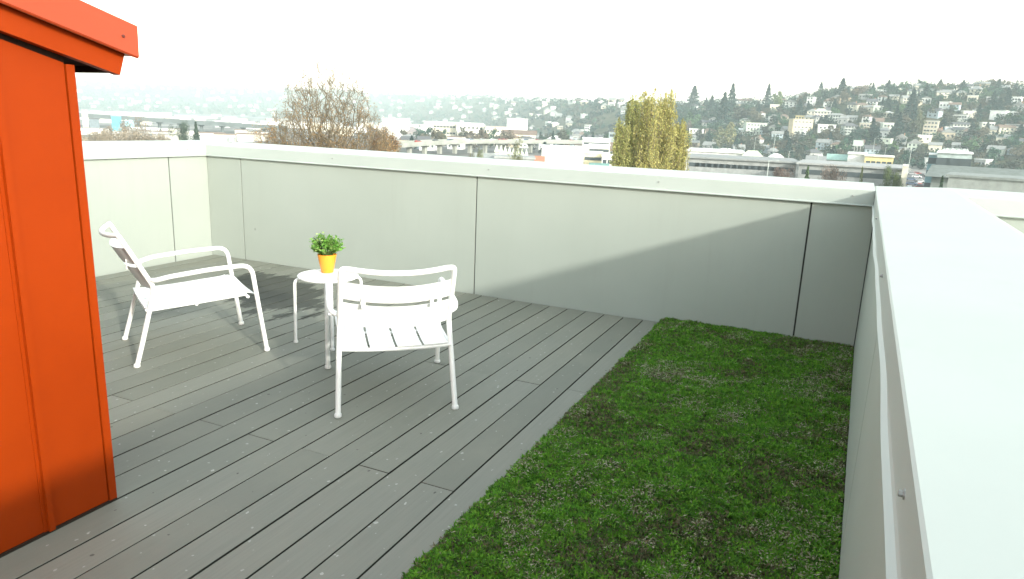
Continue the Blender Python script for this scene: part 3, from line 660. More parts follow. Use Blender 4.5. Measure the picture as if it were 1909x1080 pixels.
def poplar(px, r_, ytop, wpx, seed, label, cols):
    b = ground_at(px, r_); b.z = GZ; H = z_at(px, ytop, r_) - GZ; W2 = pxw(px - wpx / 2, px + wpx / 2, r_) / 2 * 1.08
    t = empty('poplar', b); tag(t, label, 'tree', 'yellowing poplars behind the far parapet'); rs_ = np.random.RandomState(seed); rr = random.Random(seed)
    m_ = MB(); m_.tube([(0, 0, -.3), (.05, 0, H * .4), (0, .05, H * .92)], [.3, .2, .03], 7); m_.build('trunk', M['bark'], t, True)
    P_ = []; sh_ = []; ns = 105; bb = MB()
    for k in range(ns):                                   # upswept plumes
        a = rr.uniform(0, 6.283); z0 = rr.uniform(.42, .86) * H; q = rr.uniform(.3, 1.0); L = rr.uniform(.10, .20) * H
        top = min(z0 + L, H * rr.uniform(.93, 1.0)); prof = min(1.0, max(.3, (1.0 - (z0 / H - .40) / .60) / .38))
        e0 = np.array([math.cos(a) * W2 * .25 * q, math.sin(a) * W2 * .25 * q, z0]); e1 = np.array([math.cos(a) * W2 * q * prof, math.sin(a) * W2 * q * prof, z0 + (top - z0) * .5]); e2 = np.array([math.cos(a) * W2 * q * prof * .92, math.sin(a) * W2 * q * prof * .92, top])
        bb.tube([e0, e1, e2], [.03, .02, .006], 4, False); n = 190; u = rs_.rand(n, 1) ** .85
        c = e0 * (1 - u) ** 2 + 2 * e1 * u * (1 - u) + e2 * u * u; th = .34 * np.sin(np.clip(u * .9 + .1, 0, 1) * math.pi) + .05
        P_.append(c + rs_.normal(size=(n, 3)) * th * .62 * np.array([1, 1, 1.2])); sh_.append(np.full(n, rr.uniform(.72, 1.18)))
    P_ = np.concatenate(P_); sh_ = np.concatenate(sh_); n = len(P_)
    c = np.array(cols)[rs_.randint(0, len(cols), n)] * (sh_ * (.7 + .6 * rs_.rand(n)))[:, None]
    bb.build('branches', M['bark'], t); link('foliage', leafmesh('foliage', P_, .075, seed, c, M['leaf'], .8), t)
PC = [(.44, .41, .14), (.38, .38, .13), (.48, .44, .16), (.31, .33, .12), (.46, .40, .15)]
PG = [(.36, .38, .13), (.41, .41, .15), (.29, .32, .12), (.43, .40, .15)]
poplar(1164, 72, 215, 40, 1, 'shortest yellow-green poplar plume at the left of the poplar clump', PG)
poplar(1182, 75, 168, 46, 2, 'tall yellow-green poplar second from the left in the clump', PG)
poplar(1210, 72, 162, 54, 3, 'tallest central yellow-green poplar of the clump', PC)
poplar(1238, 74, 160, 50, 4, 'broad golden poplar at the right of the tall clump', PC)
poplar(1265, 79, 218, 48, 5, 'short golden poplar standing just apart to the right of the clump', PC)
# ------------------------------------------------------------------ buildings of the valley floor
def block(px0, px1, ytop, r_, depth, wc, rc, label, roof='flat', rh=2.5, wins=(0, 0), name='warehouse', cat='building', off=0.0, group='low buildings beyond the parapet', **kw):
    pc = (px0 + px1) / 2; w_ = pxw(px0, px1, r_) * .985; b = ground_at(pc, r_ + depth / 2); zt = z_at(pc, ytop, r_)
    h_ = max(2.5, zt - b.z - (rh if roof != 'flat' else .5))
    return house(name, b, w_, depth, h_, face(pc, off), wc, rc, roof, rh, wins, label, cat, group, **kw)
block(1283, 1492, 297, 255, 34, (.30, .315, .31), (.26, .275, .27), 'long grey warehouse with a row of high windows behind the poplars', wins=(16, 2), ww=3.4, wh=1.3)
block(1493, 1700, 309, 240, 30, (.28, .295, .29), (.34, .35, .34), 'two-storey grey office with dark ribbon windows beyond the far parapet', wins=(12, 2), ww=2.6, wh=1.5)
block(1692, 1703, 308, 234, 5, CREAM, (.6, .6, .57), 'narrow cream stair tower at the end of the grey office', name='stair_tower')
block(1284, 1392, 282, 330, 40, (.72, .73, .71), RW, 'long white flat-roofed shed behind the grey warehouse')
block(1386, 1429, 282, 322, 18, (.16, .18, .19), (.60, .61, .48), 'dark shed with a cream hipped roof beside the white shed', roof='hip', rh=3)
block(1426, 1479, 289, 315, 22, (.62, .63, .61), (.80, .81, .80), 'white barrel-roofed hall behind the grey warehouse', roof='arch', rh=4.2)
block(1509, 1546, 292, 330, 18, YEL, RG, 'yellow building with a grey gable behind the grey office', roof='gablex', rh=2.5, wins=(3, 1))
block(1526, 1547, 288, 352, 14, WHITE, RW, 'small white gabled shed behind the yellow building', roof='gable', rh=3)
block(1548, 1588, 289, 345, 22, (.42, .52, .47), (.30, .46, .40), 'low shed with a teal green roof', roof='gablex', rh=2.2)
block(1586, 1622, 286, 335, 24, (.66, .67, .66), RW, 'white workshop with a shaded front between the teal and yellow buildings', wins=(3, 1), ww=4, wh=3)
block(1618, 1673, 291, 330, 20, YEL, (.6, .6, .52), 'pale yellow two-storey building beside the car park', wins=(5, 2))
gb = block(1752, 1818, 284, 300, 26, (.42, .50, .49), (.76, .78, .77), 'glass-fronted building with a white overhanging roof near the right edge', wins=(3, 2), ww=4.2, wh=3.2, name='glass_building')
block(1737, 1754, 287, 304, 18, (.16, .28, .31), (.76, .78, .77), 'teal glass side wing of the white-roofed building', name='glass_wing', wins=(2, 3), ww=1.4, wh=2.2)
for k in range(9):
    c = ground_at(1764 + k * 5.3, 312); c.z = z_at(1764, 284, 300) + .02
    b = MB(); w1 = 1.0 + .5 * (k % 3 == 0); b.bbox(-w1 / 2, w1 / 2, -.6, .6, 0, .9 + .35 * (k % 2), .08); b.lathe([(.3, .9), (.34, 1.2), (.1, 1.35)], 0, 0, 8)
    o = b.build('rooftop_unit', M['coping']); o.location = c; tag(o, 'white plant unit in the row on the glass building roof', 'roof unit', 'rooftop units on the glass building')
block(1742, 2010, 318, 205, 26, (.26, .29, .27), (.17, .195, .18), 'low building with a long dark green-grey roof at the right edge', roof='gablex', rh=2.4)
block(1775, 2010, 333, 180, 14, (.30, .325, .305), (.24, .265, .25), 'low flat roof in front of the long dark roof', rh=.5)
# middle distance
block(712, 764, 221, 620, 40, (.80, .81, .80), RW, 'big white shed roof right of the half-bare tree')
block(760, 778, 236, 560, 12, (.30, .27, .27), (.26, .24, .25), 'small dark gabled house beside the big white shed', roof='gable', rh=4, name='house', cat='house', wins=(2, 2), ww=1.2)
block(806, 852, 230, 600, 16, (.60, .57, .46), RW, 'cream apartment block with brown bays, left of the row', wins=(7, 3), ww=2.2, wh=1.4, name='apartment_block')
block(853, 904, 232, 590, 16, (.72, .69, .60), RW, 'cream apartment block with dark stair slots, middle of the row', wins=(6, 3), ww=1.6, wh=1.6, name='apartment_block')
block(905, 948, 236, 585, 16, (.72, .66, .55), (.5, .42, .38), 'cream apartment block with pinkish roof, right of the row', wins=(6, 2), ww=1.6, name='apartment_block')
block(945, 984, 221, 680, 22, (.80, .81, .80), RW, 'plain white block above the cream apartments')
block(938, 1000, 243, 560, 14, (.74, .68, .56), RB, 'long low cream building with a brown roof beside the bare trees', roof='gablex', rh=3, wins=(9, 1))
block(790, 900, 228, 700, 22, (.70, .70, .66), RW, 'long white roof above the cream apartments')
for k in range(8):
    block(924 + k * 8.0, 931.6 + k * 8.0, 271 + k * 1.3, 300 + k * .5, 16, (.66, .70, .60), (.70, .75, .64), 'bay of the pale sawtooth roof shed, number %s from the left' % ['one', 'two', 'three', 'four', 'five', 'six', 'seven', 'eight'][k], roof='gable', rh=2.6, group='sawtooth roof bays', name='sawtooth_bay')
block(984, 1018, 292, 240, 10, (.45, .25, .18), (.50, .20, .12), 'low building with a rust-red roof below the sawtooth shed', roof='gablex', rh=1.5)
block(1012, 1092, 275, 300, 26, (.76, .77, .76), (.80, .81, .80), 'large white flat roof left of the poplars')
block(1028, 1088, 287, 262, 14, (.74, .75, .74), (.79, .80, .79), 'white lower roof in front of the large white roof')
block(885, 925, 287, 215, 12, (.34, .36, .34), (.30, .32, .30), 'low grey-roofed building below the viaduct', roof='gablex', rh=2)
block(925, 1000, 293, 205, 12, (.32, .34, .33), (.33, .35, .34), 'low grey shed just above the parapet', rh=.5)
block(1088, 1140, 258, 420, 18, (.68, .69, .67), RW, 'white two-storey block left of the poplars', wins=(7, 2), ww=2.2, wh=1.2)
block(1100, 1140, 270, 345, 14, (.72, .70, .58), (.66, .66, .62), 'cream block with dark windows left of the poplars', wins=(5, 2), ww=2, wh=1.3)
block(1092, 1128, 284, 275, 12, (.70, .64, .42), (.62, .62, .56), 'pale yellow block just above the parapet left of the poplars', wins=(5, 2), ww=1.4, wh=1.2)
block(1126, 1156, 290, 265, 12, WHITE, RW, 'white block half hidden by the poplars', wins=(3, 2), ww=1.4)
block(1104, 1140, 306, 190, 8, (.18, .32, .30), (.16, .30, .27), 'dark teal low shed just above the parapet left of the poplars', roof='gablex', rh=1.2)
block(1136, 1160, 245, 480, 12, (.30, .36, .38), RD, 'dark blue-grey building touching the left side of the poplars', wins=(2, 3), ww=3)
# billboard
c = ground_at(1602, 470); c.z = z_at(1602, 276, 470); t = empty('billboard', c, face(1602, .1)); tag(t, 'white billboard on posts among the trees of the right hillside foot', 'billboard')
b = MB(); b.bbox(-2.7, 2.7, -.2, .2, 1.0, 4.4, .05); b.build('panel', M['coping'], t)
for x in (-1.6, 0, 1.6):
    b = MB(); b.tube([(x, .1, -8), (x, .1, 1.05)], .14, 6); b.build('post', M['steel'], t)
# light poles and utility poles
for k, (px, yt, r_, lb) in enumerate([(1446, 246, 420, 'tall pale lamp pole above the barrel-roofed hall'), (1410, 256, 430, 'thin pole left of the tall lamp pole'), (1440, 300, 160, 'white pole close behind the far parapet'), (1632, 258, 450, 'pole right of the billboard'),
                                  (1703, 260, 440, 'thin pole above the car park'), (1476, 282, 300, 'short pole at the end of the barrel-roofed hall'), (1531, 286, 330, 'pole beside the yellow building'), (1655, 275, 400, 'pole above the pale yellow building'), (833, 240, 540, 'tall thin mast above the viaduct')]):
    c = ground_at(px, r_); H = z_at(px, yt, r_) - c.z; t = empty('lamp_pole', c, face(px)); tag(t, lb, 'pole', 'poles on the valley floor')
    b = MB(); b.tube([(0, 0, -.2), (0, 0, H)], [.16, .09], 6); b.build('pole', M['coping'], t); b = MB(); b.tube([(0, 0, H - .15), (.8, 0, H + .12), (1.5, 0, H + .1)], .06, 5); b.bbox(1.3, 2.0, -.15, .15, H + .02, H + .16, .02); b.build('lamp_arm', M['coping'], t)
# ---- car park, road and vehicles
def sheet(name, pts, z, col):
    b = MB(); m_ = bpy.data.objects; n = len(pts); b.add([(p.x, p.y, z) for p in pts], [tuple(range(n))]); o = b.build(name, col); tag(o, kind='structure'); return o
asph = mat('asphalt', (.085, .088, .085), .9, .2); g = NG(asph); g.l(g.ramp(g.noise(g.pos(), .2, 5), [(.3, (.10, .10, .098)), (.7, (.16, .16, .155))]).outputs[0], g.b.inputs['Base Color'])
sheet('car_park', [ground_at(1676, 255), ground_at(1745, 255), ground_at(1735, 470), ground_at(1668, 470)], GZ + .05, asph)
sheet('street', [ground_at(1010, 500), ground_at(1700, 500), ground_at(1700, 512), ground_at(1010, 512)], GZ + .08, asph)
U_body = um(lambda b: [b.bbox(-2.2, 2.2, -.88, .88, .28, .92, .12), b.prism([(-1.9, .92), (1.4, .92), (.85, 1.46), (-1.35, 1.46)], 1, -.74, .74)], 'body', M['paint'])
U_vbody = um(lambda b: [b.bbox(-2.6, 2.6, -1.0, 1.0, .35, 2.4, .18), b.bbox(2.4, 3.0, -.95, .95, .35, 1.3, .12)], 'body', M['paint'])
U_cw = um(lambda b: [b.prism([(-1.72, .97), (1.2, .97), (.80, 1.40), (-1.28, 1.40)], 1, -.752, .752)], 'window', M['glass'])
U_wheel = um(lambda b: b.prism([(.33 * math.cos(2 * math.pi * i / 12), .33 + .33 * math.sin(2 * math.pi * i / 12)) for i in range(12)], 1, -.11, .11), 'wheel', M['dark'])
def car(c, rz, col, label, group, van=False):
    t = empty('delivery_van' if van else 'parked_car', c, rz); tag(t, label, 'van' if van else 'car', group); link('body', U_vbody if van else U_body, t, color=col)
    if not van: link('window', U_cw, t)
    for x in (-1.4, 1.4):
        for y in (-.82, .82): link('wheel', U_wheel, t, (x, y, 0))
rv = random.Random(8); CC = [((.75, .76, .75), 'white'), ((.06, .065, .07), 'dark'), ((.4, .41, .42), 'silver'), ((.10, .14, .22), 'dark blue'), ((.33, .05, .04), 'red')]
for k in range(26):
    px = rv.choice([1684, 1690, 1712, 1722, 1730]) + rv.uniform(-3, 3); r_ = 262 + k * 7.5; c = ground_at(px, r_); c.z = GZ + .06; col, cn = rv.choice(CC)
    car(c, face(px) + rv.choice([0, math.pi / 2]) + rv.uniform(-.1, .1), col, '%s car parked in the car park left of the glass building' % cn, 'cars in the car park')
for k in range(9):
    px = 1546 + k * 9; c = ground_at(px, 300 + rv.uniform(-3, 3)); c.z = GZ + .05; car(c, face(px) + rv.uniform(-.2, .2), (.76, .77, .76), 'white van in the row before the white workshop', 'white vans behind the grey office', True)
for k, px in enumerate([1694, 1701, 1727]):
    c = ground_at(px, 175 + 6 * k); c.z = GZ + .05; car(c, face(px) + .4, (.76, .77, .76), 'white car just above the parapet near the glass building', 'white cars by the parapet')

# ---- viaducts: deck with parapet, piers
def viaduct(pts, wd, label, col, pier_step, thick=1.6):
    t = empty('viaduct', pts[0]); tag(t, label, 'bridge'); P_ = [p - pts[0] for p in pts]; P_[0] = Vector((0, 0, 0)); b = MB(); n = len(P_); vs = []
    for i in range(n):
        d = (P_[min(i + 1, n - 1)] - P_[max(i - 1, 0)]); d.z = 0; s = Vector((-d.y, d.x, 0)).normalized() * wd / 2
        for q, z in ((s, -thick), (-s, -thick), (-s, 0), (s, 0)): vs.append(P_[i] + q + Vector((0, 0, z)))
    fs = [(i * 4 + k, i * 4 + (k + 1) % 4, i * 4 + 4 + (k + 1) % 4, i * 4 + 4 + k) for i in range(n - 1) for k in range(4)] + [(3, 2, 1, 0), tuple(range(4 * n - 4, 4 * n))]
    b.add(vs, fs); o = b.build('road_deck', M['conc'], t); o.color = (*col, 1)
    for sd in (-1, 1):
        b = MB(); vs = []
        for i in range(n):
            d = (P_[min(i + 1, n - 1)] - P_[max(i - 1, 0)]); d.z = 0; s = Vector((-d.y, d.x, 0)).normalized()
            for q, z in ((wd / 2 + .15, -.5), (wd / 2 - .15, -.5), (wd / 2 - .15, 1.0), (wd / 2 + .15, 1.0)): vs.append(P_[i] + s * q * sd + Vector((0, 0, z)))
        b.add(vs, fs); o = b.build('parapet', M['conc'], t); o.color = (*col, 1)
    for i in range(0, n, pier_step):
        p = P_[i]; gz_ = float(terrain(p.x + pts[0].x, p.y + pts[0].y)) - pts[0].z; b = MB(); b.bbox(p.x - 1.1, p.x + 1.1, p.y - 1.1, p.y + 1.1, gz_ - 1, p.z - thick - .9, .15); b.bbox(p.x - 2.6, p.x + 2.6, p.y - 1.3, p.y + 1.3, p.z - thick - 1.0, p.z - thick - .01, .1)
        o = b.build('pier', M['conc'], t); o.color = (*col, 1)
vp = []
for i in range(25):
    u = i / 24; px = 60 + 470 * u; r_ = 760 - 90 * u; g_ = ground_at(px, r_); vp.append(Vector((g_.x, g_.y, z_at(px, 208 + 29.5 * u, r_))))
viaduct(vp, 11, 'long hazy concrete viaduct crossing the valley at the left', (.13, .155, .155), 2, 2.4)
vp = []
for i in range(27):
    u = i / 26; px = 735 + 370 * u; r_ = 380 + 130 * u; g_ = ground_at(px, r_); vp.append(Vector((g_.x, g_.y, z_at(px, 270 - 8 * (1 - (1 - min(1, u * 2.2)) ** 2) + 2.5 * u, r_))))
viaduct(vp, 10, 'nearer concrete viaduct on many piers right of the half-bare tree', (.31, .325, .295), 2, 1.3)
for k in range(16):
    i = rv.uniform(3, 25); a = vp[int(i)]; c_ = a.lerp(vp[int(i) + 1], i % 1); d = vp[int(i) + 1] - a; col, cn = rv.choice(CC)
    car(c_ + Vector((0, 0, .01)), math.atan2(d.y, d.x), col, '%s car driving on the nearer viaduct' % cn, 'cars on the nearer viaduct')
# hazy industrial flats at the left
rv = random.Random(14)
block(205, 224, 216, 640, 14, (.10, .45, .60), (.25, .5, .6), 'bright blue building under the left viaduct')
block(231, 247, 224, 620, 12, (.30, .58, .66), (.45, .6, .65), 'pale turquoise low building under the left viaduct')
block(163, 182, 221, 650, 14, (.16, .20, .22), RD, 'dark blue-grey building under the left viaduct')
block(150, 162, 205, 690, 10, (.48, .46, .38), (.5, .48, .42), 'tan tower block at the left end of the viaduct')
for k in range(54):
    px = 150 + 340 * (k + rv.random()) / 54; r_ = rv.choice([rv.uniform(900, 2300), rv.uniform(840, 1500), rv.uniform(470, 620)]); w_ = rv.uniform(10, 26) * (r_ / 900 + .2); c = ground_at(px, r_); wc = rv.choice([WHITE, CREAM, (.40, .42, .42), (.5, .48, .42)])
    house('warehouse', c, w_, w_ * .5, rv.uniform(3, 4.5) if r_ < 700 else rv.uniform(4, 7), face(px, rv.uniform(-.3, .3)), wc, rv.choice([RW, RW, RG, RB]), 'flat', 1, label='%s %s shed on flats %s the left viaduct, %s' % ('wide' if w_ > 22 else 'small', {WHITE: 'white', CREAM: 'cream'}.get(wc, 'grey'), 'in front of' if r_ < 640 else 'just beyond' if r_ < 1100 else 'far beyond', 'beside the stair house' if px < 235 else 'above the left coping' if px < 330 else 'above the corner' if px < 400 else 'beside the half-bare tree'), cat='building', group='sheds on the hazy left flats')
for k in range(26):
    px = 500 + 420 * (k + rv.random()) / 26; r_ = rv.uniform(640, 1300); w_ = rv.uniform(14, 40); c = ground_at(px, r_); wc = rv.choice([WHITE, WHITE, CREAM, GREY])
    house('warehouse', c, w_, w_ * .5, rv.uniform(5, 9), face(px, rv.uniform(-.3, .3)), wc, rv.choice([RW, RW, RG]), 'flat', 1, label='%s %s building on the flats %s the half-bare tree' % ('wide' if w_ > 27 else 'small', {WHITE: 'white', CREAM: 'cream'}.get(wc, 'grey'), 'seen through' if px < 740 else 'right of'), cat='building', group='low buildings beyond the half-bare tree')

for k in range(44):
    px = rv.uniform(745, 1160); r_ = rv.uniform(430, 760); w_ = rv.uniform(8, 17); c = ground_at(px, r_); wc = rv.choice([WHITE, CREAM, CREAM, GREY, TAN, BRICK, BLUE]); rc = rv.choice([RD, RG, RB, RW]); rf_ = rv.choice(['gablex', 'hip', 'flat', 'gable'])
    house('town_house', c, w_, 9, rv.uniform(4, 8), face(px, rv.uniform(-.5, .5)), wc, rc, rf_, rv.uniform(1.5, 3), (rv.choice([2, 3, 4]), rv.choice([1, 2])), '%s %s town house with %s, %s' % ('wide' if w_ > 12.5 else 'small', CNAME[wc], RNAME[rc], 'above the nearer viaduct' if px < 960 else 'between the viaduct and the poplars'), 'house', 'town houses in the middle distance', False, 1.4, 1.4)

# ------------------------------------------------------------------ right hillside: the houses one can tell apart
HG = 'houses on the right hillside'
def hill_house(x0, x1, yt, yb, wc, rc, roof, wins, label, name='hillside_house', cat='house', ww=1.5, wh=1.4, off=0.0, rhf=.3, chim=False, dep=11, frames=False):
    pc = (x0 + x1) / 2; r_ = r_on_ground(pc, yb, 430); c = ground_at(pc, r_ + 3); w_ = pxw(x0, x1, r_); zt = z_at(pc, yt, r_); tot = max(4.0, zt - c.z); rh = .5 if roof == 'flat' else tot * rhf
    c.z -= .5; return house(name, c, w_ * .95, dep, tot - rh + .5, face(pc, off), wc, rc, roof, rh, wins, label, cat, HG, chim, ww, wh, frames)
HH = [(1350, 1367, 184, 199, WHITE, RW, 'flat', (3, 2), 'white boxy house on the crest right of the tall conifers'),
 (1368, 1396, 184, 199, WHITE, RB, 'gablex', (4, 2), 'white house with a brown roof beside the white boxy house'),
 (1386, 1427, 229, 252, PALEG, (.55, .57, .48), 'flat', (6, 3), 'wide pale green apartment house above the white shed'),
 (1432, 1453, 232, 251, PALEG, RG, 'gable', (2, 2), 'pale green gabled house right of the wide green apartments'),
 (1426, 1446, 213, 229, WHITE, RG, 'gable', (3, 2), 'white gabled house above the pale green gabled house'),
 (1448, 1467, 213, 231, TAN, RB, 'hip', (3, 2), 'tan hip-roofed house left of the balcony apartments'),
 (1470, 1511, 222, 253, (.56, .47, .32), (.55, .5, .4), 'flat', (5, 3), 'broad tan apartment block with rows of balconies'),
 (1482, 1500, 217, 226, YEL, (.6, .5, .3), 'flat', (3, 1), 'yellow penthouse storey above the balcony apartments'),
 (1512, 1538, 202, 225, CREAM, (.42, .43, .38), 'hip', (4, 3), 'cream three-storey house above the balcony apartments'),
 (1540, 1569, 211, 226, (.62, .64, .58), RG, 'hip', (5, 2), 'pale wide house right of the cream three-storey house'),
 (1522, 1556, 232, 246, WHITE, RW, 'flat', (4, 1), 'low white flat-topped house right of the balcony apartments'),
 (1574, 1594, 215, 227, GREY, RG, 'gablex', (4, 1), 'grey low house left of the white steep gable'),
 (1568, 1594, 229, 251, (.38, .42, .38), RD, 'hip', (4, 3), 'grey-green three-storey house left of the billboard'),
 (1605, 1621, 214, 229, WHITE, RB, 'gable', (2, 2), 'white house with a steep front gable'),
 (1599, 1625, 229, 248, TAN, (.55, .56, .5), 'flat', (4, 2), 'tan flat-roofed house below the white steep gable'),
 (1640, 1661, 229, 251, PALEG, RW, 'flat', (3, 2), 'pale green flat-roofed house between dark conifers'),
 (1636, 1656, 207, 219, CREAM, RW, 'hip', (3, 1), 'cream house with a white hipped roof below the crest'),
 (1718, 1746, 225, 256, (.52, .47, .36), (.5, .5, .46), 'flat', (4, 4), 'tan four-storey apartment block above the car park'),
 (1700, 1727, 165, 177, (.66, .67, .62), RG, 'gablex', (4, 1), 'pale house breaking the skyline above the tan apartment block'),
 (1706, 1725, 180, 192, WHITE, RG, 'gable', (3, 1), 'white gabled house just under the crest above the tan apartments'),
 (1712, 1732, 201, 213, (.7, .7, .64), RG, 'hip', (3, 2), 'off-white house halfway up above the tan apartments'),
 (1838, 1869, 206, 223, (.82, .83, .80), RW, 'flat', (1, 1), 'large plain white house at the far right of the hillside'),
 (1870, 1891, 207, 222, (.80, .81, .78), RW, 'gable', (2, 1), 'white gabled house right of the large plain white house'),
 (1822, 1847, 228, 246, (.66, .64, .56), RW, 'flat', (4, 2), 'off-white flat-roofed house below the large plain white house'),
 (1850, 1866, 233, 250, BRICK, RB, 'flat', (3, 2), 'red-brown house between two pale ones at the far right'),
 (1867, 1902, 231, 250, (.60, .56, .48), RD, 'flat', (7, 3), 'long banded apartment house at the far right'),
 (1768, 1802, 228, 243, (.58, .60, .54), RD, 'gablex', (5, 2), 'long grey-roofed house right of the tan four-storey block'),
 (1766, 1800, 214, 225, (.6, .62, .58), RG, 'flat', (6, 1), 'low wide house above the long grey-roofed house'),
 (1456, 1481, 187, 201, WHITE, RG, 'gable', (3, 2), 'white gabled house high left of the tallest conifer'),
 (1498, 1511, 180, 200, (.66, .67, .64), RG, 'flat', (2, 3), 'narrow pale house high on the slope left of the tallest conifer'),
 (1556, 1577, 178, 193, (.58, .46, .32), RB, 'gable', (2, 2), 'tan gabled house just under the tallest conifer'),
 (1534, 1548, 175, 183, WHITE, RW, 'hip', (2, 1), 'small white house on the crest beside the tallest conifer'),
 (1618, 1642, 167, 177, WHITE, RW, 'flat', (3, 1), 'white flat house on the crest beside the slim conifer'),
 (1628, 1644, 178, 190, WHITE, RB, 'gable', (2, 2), 'white gabled house below the slim conifer'),
 (1646, 1664, 176, 192, CREAM, RG, 'gablex', (2, 2), 'cream house right of the slim conifer'),
 (1337, 1353, 226, 241, CREAM, RG, 'gable', (2, 2), 'small cream gabled house left of the pale green bush'),
 (1306, 1326, 224, 242, GREY, RD, 'gablex', (3, 2), 'grey house with a dark roof right of the golden poplar'),
 (1286, 1312, 240, 256, WHITE, RW, 'flat', (4, 2), 'white house touching the right side of the golden poplar'),
 (1316, 1342, 240, 252, (.55, .42, .36), RB, 'gablex', (4, 1), 'pinkish tan house left of the pale willow'),
 (1369, 1390, 239, 250, WHITE, RW, 'gablex', (3, 1), 'low white house behind the pale willow'),
 (1740, 1765, 168, 176, GREY, RG, 'gablex', (3, 1), 'grey house on the skyline above the glass building'),
 (1805, 1822, 202, 212, WHITE, RG, 'gable', (2, 1), 'white gabled house left of the large plain white house'),
 (1872, 1890, 183, 191, WHITE, RW, 'flat', (3, 1), 'white house near the crest at the far right'),
 (1552, 1572, 262, 276, (.7, .71, .66), RG, 'gable', (2, 2), 'small pale gabled house at the hill foot left of the billboard')]
for h in HH: hill_house(*h[:9 - 1], h[8], off=random.Random(h[0]).uniform(-.35, .35), chim=h[0] % 3 == 0, frames=(h[1] - h[0]) > 24)
# smaller houses between them
rv = random.Random(31); taken = [((h[0] + h[1]) / 2, (h[2] + h[3]) / 2) for h in HH]; nh = 0
def zone(px, t):
    side = 'above the grey warehouse' if px < 1480 else 'above the grey office' if px < 1680 else 'above the glass building' if px < 1820 else 'at the right edge'
    return ('high' if t > .62 else 'halfway' if t > .3 else 'low') + ' on the hillside ' + side
tries = 0
while nh < 115 and tries < 6000:
    tries += 1; px = rv.uniform(1285, 1960); a = azpx(px); r0 = np.interp(a, _ta, _t0); r1 = np.interp(a, _ta, _t1); t_ = rv.random() ** .7; r_ = r0 + (r1 - r0) * t_ * 1.0
    c = ground_at(px, r_); d = c - CAM; zc = d.dot(_fw); py = 540 - FPX * d.dot(_up) / zc
    if any(abs(px - q[0]) < 12 and abs(py - q[1]) < 9 for q in taken): continue
    taken.append((px, py)); nh += 1; wc = rv.choice([WHITE, WHITE, CREAM, CREAM, GREY, TAN, PALEG, BLUE]); rc = rv.choice([RD, RG, RB, RG]); roof = rv.choice(['gable', 'gablex', 'gablex', 'hip', 'flat'])
    if roof == 'flat': rc = RW
    house('hillside_house', c - Vector((0, 0, .6)), rv.uniform(7, 10.5), 8, rv.uniform(4, 6), face(px, rv.uniform(-.5, .5)), wc, rc, roof, rv.uniform(1.8, 3), (rv.choice([2, 3]), rv.choice([1, 2])),
          'small %s house with %s, %s' % (CNAME[wc], RNAME[rc], zone(px, t_)), 'house', HG, rv.random() < .3, 1.3, 1.3)
# houses on the hazy far hill and its shoulder
rv = random.Random(57); taken = []
nf = 0; tries = 0
while nf < 260 and tries < 8000:
    tries += 1; px = rv.uniform(140, 1200); a = azpx(px); r0 = float(np.interp(a, _ta, _t0)); r1 = float(np.interp(a, _ta, _t1)); t_ = rv.random(); r_ = r0 + (r1 - r0) * t_
    c = ground_at(px, r_); d = c - CAM; py = 540 - FPX * d.dot(_up) / d.dot(_fw)
    if any(abs(px - q[0]) < 7 and abs(py - q[1]) < 4 for q in taken): continue
    taken.append((px, py)); nf += 1; wc = rv.choice([WHITE, WHITE, CREAM, GREY, TAN]); rc = rv.choice([RW, RG, RG, RB, RD]); roof = rv.choice(['gable', 'gablex', 'hip', 'flat']); s = r_ / 1500
    near = px > 930
    house('far_house', c - Vector((0, 0, 1)), rv.uniform(8, 13) * (.6 + .4 * s), 9, rv.uniform(5, 8) * (.8 + .2 * s), face(px, rv.uniform(-.6, .6)), wc, RW if roof == 'flat' else rc, roof, rv.uniform(2.5, 4.5), (3, 2) if near and r_ < 1100 else (0, 0),
          '%s house with %s, %s on hill, %s' % (CNAME[wc], RNAME[RW if roof == 'flat' else rc], 'low' if t_ < .35 else 'midway' if t_ < .7 else 'high', 'left of the poplars' if near else 'hazy, left of the half-bare tree' if px < 480 else 'hazy, behind the half-bare tree' if px < 740 else 'hazy, right of the half-bare tree'), 'house', 'houses on the hazy far hill', ww=1.6, wh=1.6)

